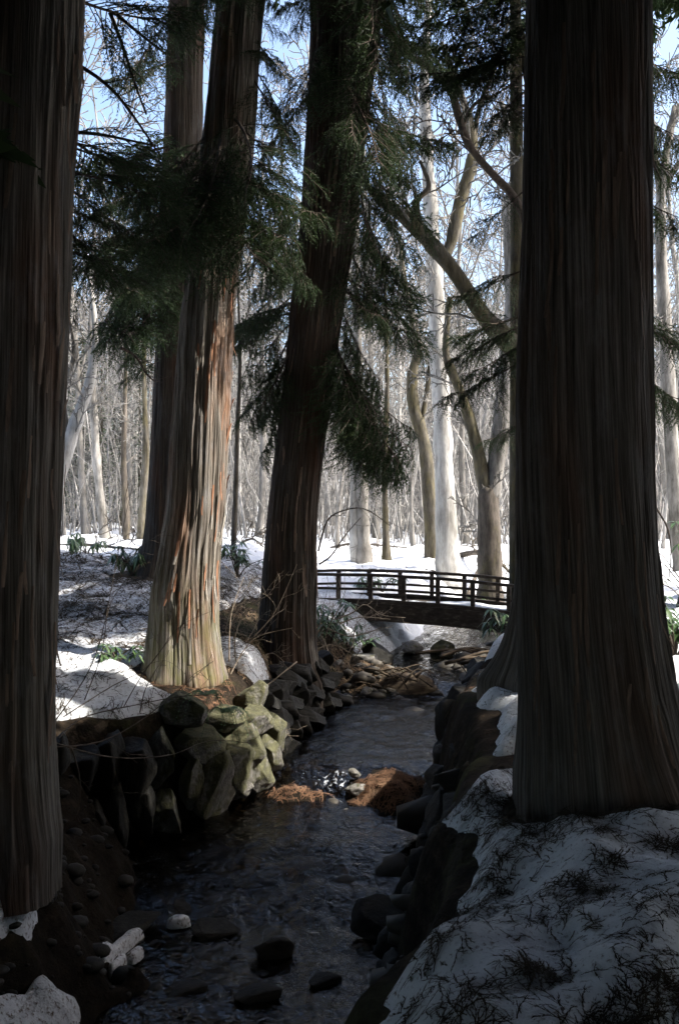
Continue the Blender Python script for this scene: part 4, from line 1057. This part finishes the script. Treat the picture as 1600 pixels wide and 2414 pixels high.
# log on the snowy bank, driftwood heap, bark slab
def log(name, pts, rads, mat, label, seed, sides=14, cat='log'):
    sp = smooth_path(np.column_stack([np.array(pts), rads]), 30)
    mb = MB(); mb.tube(sp[:, :3], sp[:, 3] * (1 + .12 * fbm(np.arange(30) * .8, np.zeros(30) + seed, seed=seed, oct=2)), sides)
    mb.v[0] += (.02 * fbm(mb.v[0][:, 0] * 12, mb.v[0][:, 1] * 12, mb.v[0][:, 2] * 12 + 3, seed, 2))[:, None].astype(np.float32) * .6
    return tag(mb.build(name, mat), label, cat)
def onb(px, d, up=0.0):
    x = (px - CX) / F * d; return (x, d, surf1(x, d) + up)
_a, _b = np.array(onb(1100, 7.3, -.01)), np.array(onb(1240, 8.2, .02))
log('fallen_log', [_a, _a * .66 + _b * .34, _a * .33 + _b * .67, _b], [.04, .05, .052, .05], M_DRIFT, 'dark fallen log lying on the snowy bank by the hidden cedar', 3)
heap = empty('driftwood_heap', (.8, 13.5, .5), 'dark heap of driftwood and roots damming the stream before the bridge', 'driftwood')
rh = random.Random(8)
for i in range(30):
    x, y = rh.gauss(.8, .22), 13.4 + rh.gauss(0, .16)
    L = rh.uniform(.2, .55); a = rh.uniform(-.8, .8) + (math.pi if rh.random() < .5 else 0); z = .5 + abs(rh.gauss(0, .1))
    pts = [(x + L * (t - .5) * math.cos(a), y + L * (t - .5) * math.sin(a), z + rh.uniform(-.06, .06) + .1 * math.sin(t * 3)) for t in (0, .35, .7, 1)]
    mb = MB(); mb.tube(smooth_path(pts, 8), np.linspace(rh.uniform(.008, .02), .004, 8), 6)
    o = mb.build('stick', M_DRIFT, heap); o.location = -heap.location
mb = MB(); core = rock_mesh(90, M_DRIFT, 5, .3)
o = link('root_mass', core, heap); o.scale = (.5, .26, .19); o.location = Vector((.8, 13.45, .47)) - heap.location
for i in range(9):
    x, y = 2.1 + rh.gauss(0, .3), 14.6 + rh.gauss(0, .3); L = rh.uniform(.5, 1.3); a = rh.uniform(-.4, .7)
    if i == 0: drift = empty('driftwood_heap', (2.1, 14.6, .6), 'loose sticks stranded on the gravel bar before the bridge', 'driftwood')
    mb = MB(); mb.tube(smooth_path([(x - L / 2 * math.cos(a), y - L / 2 * math.sin(a), .68), (x, y, .74 + rh.uniform(-.03, .05)), (x + L / 2 * math.cos(a), y + L / 2 * math.sin(a), .7)], 8), np.linspace(.03, .012, 8), 6)
    o = mb.build('stick', M_DRIFT, drift); o.location = -drift.location

def fallen(px0, px1, d0, d1, r, label, seed, arc=.12):
    x0_, x1_ = (px0 - CX) / F * d0, (px1 - CX) / F * d1
    pts = []
    for f in (0, .3, .6, 1):
        x, y = x0_ + (x1_ - x0_) * f, d0 + (d1 - d0) * f + .2 * math.sin(f * 5 + seed)
        pts.append((x, y, surf1(x, y) + r * .4 + arc * math.sin(f * 3.1)))
    t = empty('fallen_branch', pts[0], label, 'fallen branch')
    rng = random.Random(seed); mb = MB(); sp = smooth_path(pts, 14); rr = np.linspace(r, r * .35, 14)
    mb.tube(sp, rr, 7); o = mb.build('stem', M_BROWNB, t); o.location = -t.location
    tw = MB(); sprout(tw, sp, rr * .8, 2.2, 2, rng, SPARSE, 0, .2, 7)
    o = tw.build('twigs', M_BROWNB, t); o.location = -t.location
fallen(125, 352, 23, 20, .05, 'long dead branch lying across the snow meadow beside the edge cedar', 1)
fallen(1085, 1215, 27, 25, .09, 'fallen limb propped in the snow behind the forked bare tree', 2, .5)
fallen(780, 960, 31, 29, .05, 'thin dead branch on the snow far behind the bridge rail', 3)
fallen(1100, 1180, 24, 27, .06, 'fallen bough across the snow between the pale and the forked tree', 4, .4)
fallen(560, 625, 24, 22, .04, 'dead branch on the snow between the sunlit and middle cedars', 5)

# ------------------------------------------------------------------ shrubs, ferns, twigs
def leaf_pts(base, d, L, w, droop):
    d = d / np.linalg.norm(d); side = np.cross(d, (0, 0, 1.0)); side /= np.linalg.norm(side) + 1e-6
    c = [base, base + d * L * .45 + np.array((0, 0, -.12 * L * droop)), base + d * L + np.array((0, 0, -.5 * L * droop))]
    up = np.cross(side, d) * w * .25
    return [c[0], c[1] + side * w + up, c[1] - side * w + up, c[2], c[1] - np.array((0, 0, 0))], [(0, 4, 1), (0, 2, 4), (1, 4, 3), (4, 2, 3)]
def broadleaf_shrub(x, y, n, h, spread, label, seed, leafL=.14, droop=1.0):
    rng = random.Random(seed); gz = surf1(x, y)
    t = empty('evergreen_shrub', (x, y, gz), label, 'shrub', 'glossy evergreen shrubs')
    st, lf = MB(), MB()
    for i in range(n):
        a = rng.random() * 6.28; r = spread * rng.random() ** .6; hh = h * rng.uniform(.5, 1.1)
        tip = np.array((r * math.cos(a), r * math.sin(a), hh))
        st.tube(smooth_path([(0, 0, -.05), (tip[0] * .3, tip[1] * .3, hh * .55), tip], 6), np.linspace(.012, .004, 6), 4)
        for w in range(2):
            q = tip * (1 - .22 * w)
            k = rng.randint(6, 9); ph = rng.random() * 6
            for j in range(k):
                aa = ph + 6.28 * j / k; d = np.array((math.cos(aa), math.sin(aa), rng.uniform(-.5, .5)))
                v, f = leaf_pts(q, d, leafL * rng.uniform(.7, 1.2), leafL * .14, droop * rng.uniform(.6, 1.5)); lf.add(v, None, f)
    st.build('stems', M_TWIG, t); lf.build('leaves', M_LEAF, t)
def shr(px, d, *a, **k): broadleaf_shrub((px - CX) / F * d, d, *a, **k)
shr(775, 14.2, 14, .75, .4, 'leafy evergreen shrub growing against the foot of the middle cedar by the bridge', 1, leafL=.17)
shr(822, 15.0, 10, .45, .4, 'low evergreen shrub on the bank in front of the bridge beam', 2, leafL=.15)
shr(560, 15.2, 9, .55, .5, 'evergreen shrub in the gap between the sunlit and the middle cedar', 3, leafL=.17)
shr(318, 15.4, 10, .42, .45, 'drooping evergreen shrub at the foot of the dark rear cedar', 4, leafL=.16, droop=2)
shr(205, 20.0, 5, .45, .4, 'tiny drooping evergreen shrub out on the snow meadow', 5, leafL=.16, droop=2.4)
shr(172, 19.0, 3, .45, .12, 'single drooping evergreen sprig out on the snow beside the edge cedar', 6, leafL=.17, droop=2.4)
shr(1188, 13.0, 8, .5, .3, 'dark evergreen shrub under the bridge end beside the hidden cedar', 7, leafL=.15, droop=1.6)
shr(1590, 9.0, 18, .55, .6, 'evergreen shrub at the photo edge beyond the broad nearest cedar', 8, leafL=.17)
shr(1640, 13.0, 20, 1.2, 1.0, 'tall dark evergreen shrub further back at the same photo edge', 9, leafL=.17)
shr(1140, 21.5, 8, .4, .35, 'evergreen shrub at the foot of the forked bare tree', 10, leafL=.2)
shr(276, 9.6, 7, .16, .2, 'small bright evergreen tuft on the snow beside the sunlit cedar', 11, leafL=.11)
shr(900, 18.5, 8, .3, .5, 'low evergreen shrub seen under the bridge on the far snow', 12, leafL=.16)

def fern(px, py, d, label, seed, n=7, L=.3):
    rng = random.Random(seed); p = P(px, py, d)
    t = empty('fern', p, label, 'fern', 'ferns on the sunlit wall top')
    for i in range(n):
        a = rng.uniform(-2.9, .2); mb = MB(); l = L * rng.uniform(.7, 1.1)
        for j in range(14):
            f = (j + 1) / 14; c = np.array((math.cos(a) * l * f, math.sin(a) * l * f, .14 * math.sin(f * 2.2) - .32 * f * f))
            for sd in (-1, 1):
                d_ = np.array((-math.sin(a) * sd + .35 * math.cos(a), math.cos(a) * sd + .35 * math.sin(a), -.3)); ll = .075 * math.sin(min(f * 1.15 + .15, 1) * 3.1) + .012
                w = np.array((math.cos(a), math.sin(a), -.1)) * .0085
                mb.add([c - w, c + w, c + d_ * ll], None, [(0, 1, 2)])
        mb.tube([(math.cos(a) * l * f, math.sin(a) * l * f, .14 * math.sin(f * 2.2) - .32 * f * f) for f in np.linspace(0, 1, 8)], np.linspace(.004, .0015, 8), 3)
        mb.build('frond', M_FERN, t)
fern(485, 1640, 8.8, 'blue-green fern at the foot of the sunlit cedar, higher of the two', 1)
fern(528, 1680, 8.75, 'fern hanging over the mossy stones, lower of the two', 2, 8, .28)

def twig_shrub(name, label, rows, mat, seed, kids=4, cat='bare shrub', subl=.5, r=.006):
    """rows: list of (list of (px,py,d))"""
    rng = random.Random(seed); p0 = P(*rows[0][0])
    t = empty(name, p0, label, cat)
    prm = dict(PRM, segs=[5, 5, 4, 3], wob=[.1, .16, .2, .2], up=[0, .02, .0, .0], rmin=.0018, sides=[5, 4, 3, 3], kids=[0, kids, 3, 0], len=[1, subl, .5, .4], start=[.2, .3, .2])
    prm['segs'] = prm['segs'][:3]
    for row in rows:
        mb = MB(); pts = smooth_path([P(*q) for q in row], 16); rr = np.linspace(r, r * .35, 16)
        mb.tube(pts, rr, 5)
        L = np.linalg.norm(np.diff(pts, axis=0), axis=1).sum()
        sprout(mb, pts, rr, L, 1, rng, prm, 0, .25, kids)
        o = mb.build('stem', mat, t); o.location = -t.location
    return t
twig_shrub('bare_shrub', 'long bare twigs arching from the edge cedar across the dark wall to the lit stones', [
    [(110, 1762, 6.4), (230, 1750, 6.8), (330, 1700, 7.2), (430, 1620, 7.6), (500, 1560, 7.8)],
    [(110, 1745, 6.4), (260, 1785, 6.9), (400, 1780, 7.4), (500, 1745, 7.8), (610, 1755, 8.2)],
    [(170, 1765, 6.5), (188, 1830, 6.5), (188, 1900, 6.5), (176, 1935, 6.5)],
    [(140, 1740, 6.5), (200, 1690, 7.0), (330, 1660, 7.6), (440, 1640, 7.9), (560, 1640, 8.2)]], M_TWIG, 1, 2, subl=.22)
twig_shrub('bare_shrub', 'bare slanting stems rising across the shaded snow beside the edge cedar', [
    [(130, 1700, 7.6), (200, 1600, 7.8), (240, 1500, 8.0), (270, 1350, 8.2), (300, 1200, 8.3), (320, 1120, 8.4)],
    [(200, 1650, 8.0), (240, 1540, 8.2), (262, 1420, 8.3), (330, 1330, 8.3)],
    [(150, 1690, 7.8), (260, 1620, 8.2), (350, 1570, 8.4), (420, 1480, 8.5), (500, 1440, 8.6)],
    [(280, 1690, 8.6), (330, 1600, 8.8), (390, 1520, 8.8), (450, 1450, 8.9)],
    [(330, 1680, 8.6), (345, 1620, 8.6), (380, 1560, 8.7)]], M_TWIG, 2, 2, subl=.3, r=.005)
twig_shrub('bare_shrub', 'tangle of pale bare twigs in the shade between the sunlit and middle cedars', [
    [(560, 1600, 10.6), (555, 1500, 10.6), (590, 1430, 10.6), (640, 1400, 10.4)],
    [(530, 1620, 10.2), (570, 1540, 10.4), (610, 1500, 10.4), (690, 1480, 10.4)],
    [(700, 1560, 10.6), (650, 1600, 10.4), (610, 1640, 10.2), (625, 1720, 10.0), (680, 1730, 10.0)],
    [(600, 1500, 10.5), (650, 1440, 10.5), (700, 1330, 10.6)],
    [(540, 1560, 10.3), (545, 1450, 10.4), (575, 1360, 10.6)]], M_DRYTWIG, 3, 4, subl=.4, r=.008)
twig_shrub('bare_shrub', 'arching bare branches with fine twigs in front of the bridge beam', [
    [(790, 1460, 13.8), (830, 1445, 13.8), (860, 1425, 13.8), (900, 1450, 13.8), (955, 1456, 13.8)],
    [(770, 1480, 13.8), (820, 1500, 13.7), (870, 1490, 13.7), (900, 1478, 13.7)],
    [(760, 1500, 13.6), (775, 1545, 13.5), (765, 1560, 13.5)],
    [(800, 1470, 13.9), (850, 1455, 13.9), (920, 1460, 13.9)]], M_DRYTWIG, 4, 5, subl=.35, r=.012)
twig_shrub('bare_shrub', 'brown leafless thicket on the slope between the middle cedar and the bridge', [
    [(760, 1560, 13.2), (770, 1490, 13.2), (800, 1430, 13.2), (815, 1390, 13.2)],
    [(800, 1570, 13.4), (830, 1520, 13.4), (840, 1470, 13.4), (880, 1440, 13.4)],
    [(780, 1580, 13.2), (760, 1520, 13.2), (755, 1460, 13.2), (770, 1400, 13.2)],
    [(830, 1560, 13.6), (860, 1520, 13.6), (900, 1500, 13.6)],
    [(745, 1530, 12.8), (790, 1520, 12.9), (840, 1550, 13.0)]], M_DRYTWIG, 14, 6, subl=.5, r=.008)
twig_shrub('bare_shrub', 'low brown brush in the gap behind the sunlit cedar foot', [
    [(525, 1520, 11.4), (545, 1440, 11.4), (585, 1390, 11.4)], [(560, 1540, 11.4), (600, 1480, 11.4), (610, 1420, 11.4)],
    [(590, 1550, 11.2), (560, 1490, 11.2), (530, 1450, 11.2)], [(600, 1560, 11.2), (640, 1540, 11.0), (670, 1560, 10.9)]], M_DRYTWIG, 15, 6, subl=.5, r=.007)
twig_shrub('bare_shrub', 'dark curved bare branch leaving the middle cedar above the bridge rail', [
    [(750, 1300, 12.0), (770, 1230, 12.0), (805, 1205, 12.0), (860, 1200, 12.0), (920, 1240, 12.0)],
    [(752, 1330, 12.0), (780, 1310, 12.0), (815, 1260, 12.0), (850, 1220, 12.0)]], M_TWIG, 5, 4, subl=.4, r=.013)
twig_shrub('bare_shrub', 'thin bare vine hanging beside the broad nearest cedar at the photo edge', [
    [(1532, 1100, 9.0), (1538, 1180, 9.0), (1570, 1240, 9.0), (1580, 1300, 9.0), (1575, 1370, 9.0)]], M_TWIG, 6, 2, subl=.3, r=.012)
twig_shrub('bare_shrub', 'dark bare branches reaching from behind the edge cedar across the sky', [
    [(180, 150, 9.0), (240, 190, 9.0), (290, 240, 9.0), (340, 310, 9.0), (380, 370, 9.0)],
    [(180, 312, 9.0), (240, 318, 9.0), (310, 332, 9.0), (370, 345, 9.0)],
    [(260, 30, 9.0), (290, 110, 9.0), (320, 200, 9.0), (345, 270, 9.0)],
    [(270, 30, 9.0), (330, 80, 9.0), (400, 135, 9.0)], [(285, 820, 12), (320, 840, 12), (345, 880, 12), (365, 900, 12)]], M_TWIG, 7, 9, subl=.45, r=.02)

# ------------------------------------------------------------------ litter (uncountable): cedar sprigs on snow, rust needles, dead leaves
def sprig(seed):
    rng = random.Random(seed); mb = MB(); L = 1.0
    a = 0; p = np.array((0., 0, 0)); pts = [p]
    for i in range(6):
        a += rng.gauss(0, .22) + .06; p = p + np.array((math.cos(a), math.sin(a), rng.gauss(0, .12))) / 6; pts.append(p)
    pts = np.array(pts); pts[:, 2] += .06 * np.sin(np.linspace(0, 3.1, 7))
    V, T = [], []
    for i in range(6):
        d = pts[i + 1] - pts[i]; n = np.array((-d[1], d[0], 0)); n /= np.linalg.norm(n)
        k = len(V); V += [pts[i] - n * .03, pts[i] + n * .03, pts[i + 1]]; T.append((k, k + 1, k + 2))
        for s_ in (-1, 1):
            for h_ in (.04,):
                k = len(V); q = pts[i] + d * rng.random()
                V += [q - n * .02, q + n * .02, q + d * rng.uniform(.9, 1.6) + n * s_ * .05 * rng.uniform(.3, 1.8) + np.array((0, 0, h_ * rng.random()))]; T.append((k, k + 1, k + 2))
    if seed % 2:                      # a forked sprig
        V = np.array(V); c, s_ = math.cos(.6), math.sin(.6); W = V[:len(V) * 2 // 3] * .7
        W = np.stack([W[:, 0] * c - W[:, 1] * s_ + .25, W[:, 0] * s_ + W[:, 1] * c, W[:, 2]], -1)
        T = list(T) + [(a + len(V), b + len(V), c_ + len(V)) for a, b, c_ in T if max(a, b, c_) < len(W)]
        V = np.concatenate([V, W])
    return np.array(V), np.array(T)
SPR = [sprig(s) for s in range(8)]
def scatter(name, xs, ys, Ls, mat, label, seed, lift=.006, on=surf, flat=1.0, cat='litter'):
    rng = np.random.RandomState(seed); xs, ys, Ls = map(np.asarray, (xs, ys, Ls))
    e = .03; z = on(xs, ys); gxn = (on(xs + e, ys) - on(xs - e, ys)) / (2 * e); gyn = (on(xs, ys + e) - on(xs, ys - e)) / (2 * e)
    mb = MB(); ang = rng.uniform(0, 6.283, len(xs)); kk = rng.randint(0, 8, len(xs))
    ok = np.hypot(gxn, gyn) < 2.5
    for k in range(8):
        m = (kk == k) & ok
        V, T = SPR[k]; n = m.sum()
        if not n: continue
        c, s_ = np.cos(ang[m])[:, None], np.sin(ang[m])[:, None]; L = Ls[m][:, None]
        X = (V[None, :, 0] * c - V[None, :, 1] * s_) * L; Y = (V[None, :, 0] * s_ + V[None, :, 1] * c) * L
        Z = V[None, :, 2] * L * flat + X * np.clip(gxn[m], -2, 2)[:, None] + Y * np.clip(gyn[m], -2, 2)[:, None] + z[m][:, None] + lift + rng.uniform(-.014, .003, n)[:, None]
        vv = np.stack([X + xs[m][:, None], Y + ys[m][:, None], Z], -1).reshape(-1, 3)
        tt_ = (T[None] + (np.arange(n) * len(V))[:, None, None]).reshape(-1, 3)
        mb.add(vv, None, tt_)
    return tag(mb.build(name, mat), label, cat, kind='stuff')
def clusters(rng, n, box, per, sd):
    cx = rng.uniform(box[0], box[1], n); cy = rng.uniform(box[2], box[3], n); X, Y = [], []
    for a, b in zip(cx, cy):
        k = max(1, int(rng.gamma(1.2, per / 1.2))); s_ = sd * rng.uniform(.5, 1.5)
        X.append(a + rng.normal(0, s_ * 1.5, k)); Y.append(b + rng.normal(0, s_, k))
    return np.concatenate(X), np.concatenate(Y)
r1 = np.random.RandomState(12)
# nearest snowy bank
X1, Y1 = clusters(r1, 320, (-.1, 2.6, 2.4, 6.2), 10, .05)
X2, Y2 = r1.uniform(0, 2.6, 2200), r1.uniform(2.4, 9.3, 2200)
X3, Y3 = clusters(r1, 60, (.9, 2.4, 6.2, 9.4), 7, .07)
X4, Y4 = clusters(r1, 330, (0, 2.6, 2.6, 6.2), 50, .036)
a5, q5 = r1.uniform(0, 6.28, 900), np.abs(r1.normal(0, .16, 900)) + .4
xs, ys = np.concatenate([X1, X2, X3, X4, 1.25 + q5 * np.cos(a5)]), np.concatenate([Y1, Y2, Y3, Y4, 4.95 + q5 * np.sin(a5)])
tt0, _ = snow_t(xs, ys); ok = (tt0 > .01) | (np.hypot(xs - 1.25, ys - 4.95) < .9)
scatter('cedar_litter', xs[ok], ys[ok], r1.uniform(.025, .1, ok.sum()), M_LITTER, 'dark fallen cedar sprigs strewn over the nearest snow bank', 1)
# left bank, thick in the shade
X1, Y1 = clusters(r1, 1000, (-6.5, -.9, 10.3, 17.6), 13, .12)
X2, Y2 = clusters(r1, 240, (-4.2, -1.2, 7.6, 10.2), 14, .07)
X3, Y3 = r1.uniform(-4.5, -1, 260), r1.uniform(7.6, 10.4, 260)
xs, ys = np.concatenate([X1, X2, X3]), np.concatenate([Y1, Y2, Y3])
tt0, _ = snow_t(xs, ys); ok = tt0 > .0
scatter('cedar_litter', xs[ok], ys[ok], r1.uniform(.4, 1.0, ok.sum()) * np.where(ys[ok] > 10.3, .27, .13), M_LITTER, 'dark fallen cedar sprigs strewn over the snow behind the stone wall', 2)
xs, ys = r1.uniform(-.36, .36, 900), 17 + r1.gamma(1.3, 7, 900); ok = ys < 45; xs = (xs * ys)[ok]; ys = ys[ok]
scatter('meadow_litter', xs, ys, r1.uniform(.1, .4, len(xs)), M_LITTER, 'scattered dead twigs and leaves over the far snow meadow', 5, .02)
# rust needles: islands, wall top, bare slopes
on_g = lambda x, y: ground_z(x, y)[0]
def gz_ok(x, y): return on_g(x, y) > wat(y) + .005
X = [r1.normal(.48, .28, 2300), r1.normal(-.42, .28, 500), r1.normal(-1.05, .24, 420), r1.normal(-1.7, .35, 350), r1.normal(-.45, .4, 700), r1.normal(2.0, .35, 300)]
Y = [r1.normal(9.2, .3, 2300), r1.normal(9.25, .13, 500), r1.normal(9.35, .22, 420), r1.normal(9.75, .2, 350), r1.normal(11.4, .5, 700), r1.normal(14.8, .4, 300)]
xs, ys = np.concatenate(X), np.concatenate(Y); ok = gz_ok(xs, ys)
scatter('rust_litter', xs[ok], ys[ok], r1.uniform(.04, .12, ok.sum()), M_RUST, 'rust-brown dead cedar sprays heaped on the islands and wall top', 3, .008, on_g, .9)
X = [r1.normal(.1, .6, 1500), r1.uniform(-1.6, .3, 1500), r1.normal(-.6, .7, 600)]
Y = [r1.normal(14.2, .8, 1500), r1.uniform(10.3, 13.4, 1500), r1.normal(12.2, .7, 600)]
xs, ys = np.concatenate(X), np.concatenate(Y); ok = gz_ok(xs, ys)
scatter('dead_leaf_litter', xs[ok], ys[ok], r1.uniform(.06, .16, ok.sum()), M_DRYLEAF, 'tan dead leaves and stalks over the slope beside the middle cedar', 4, .012, on_g, 2.2)
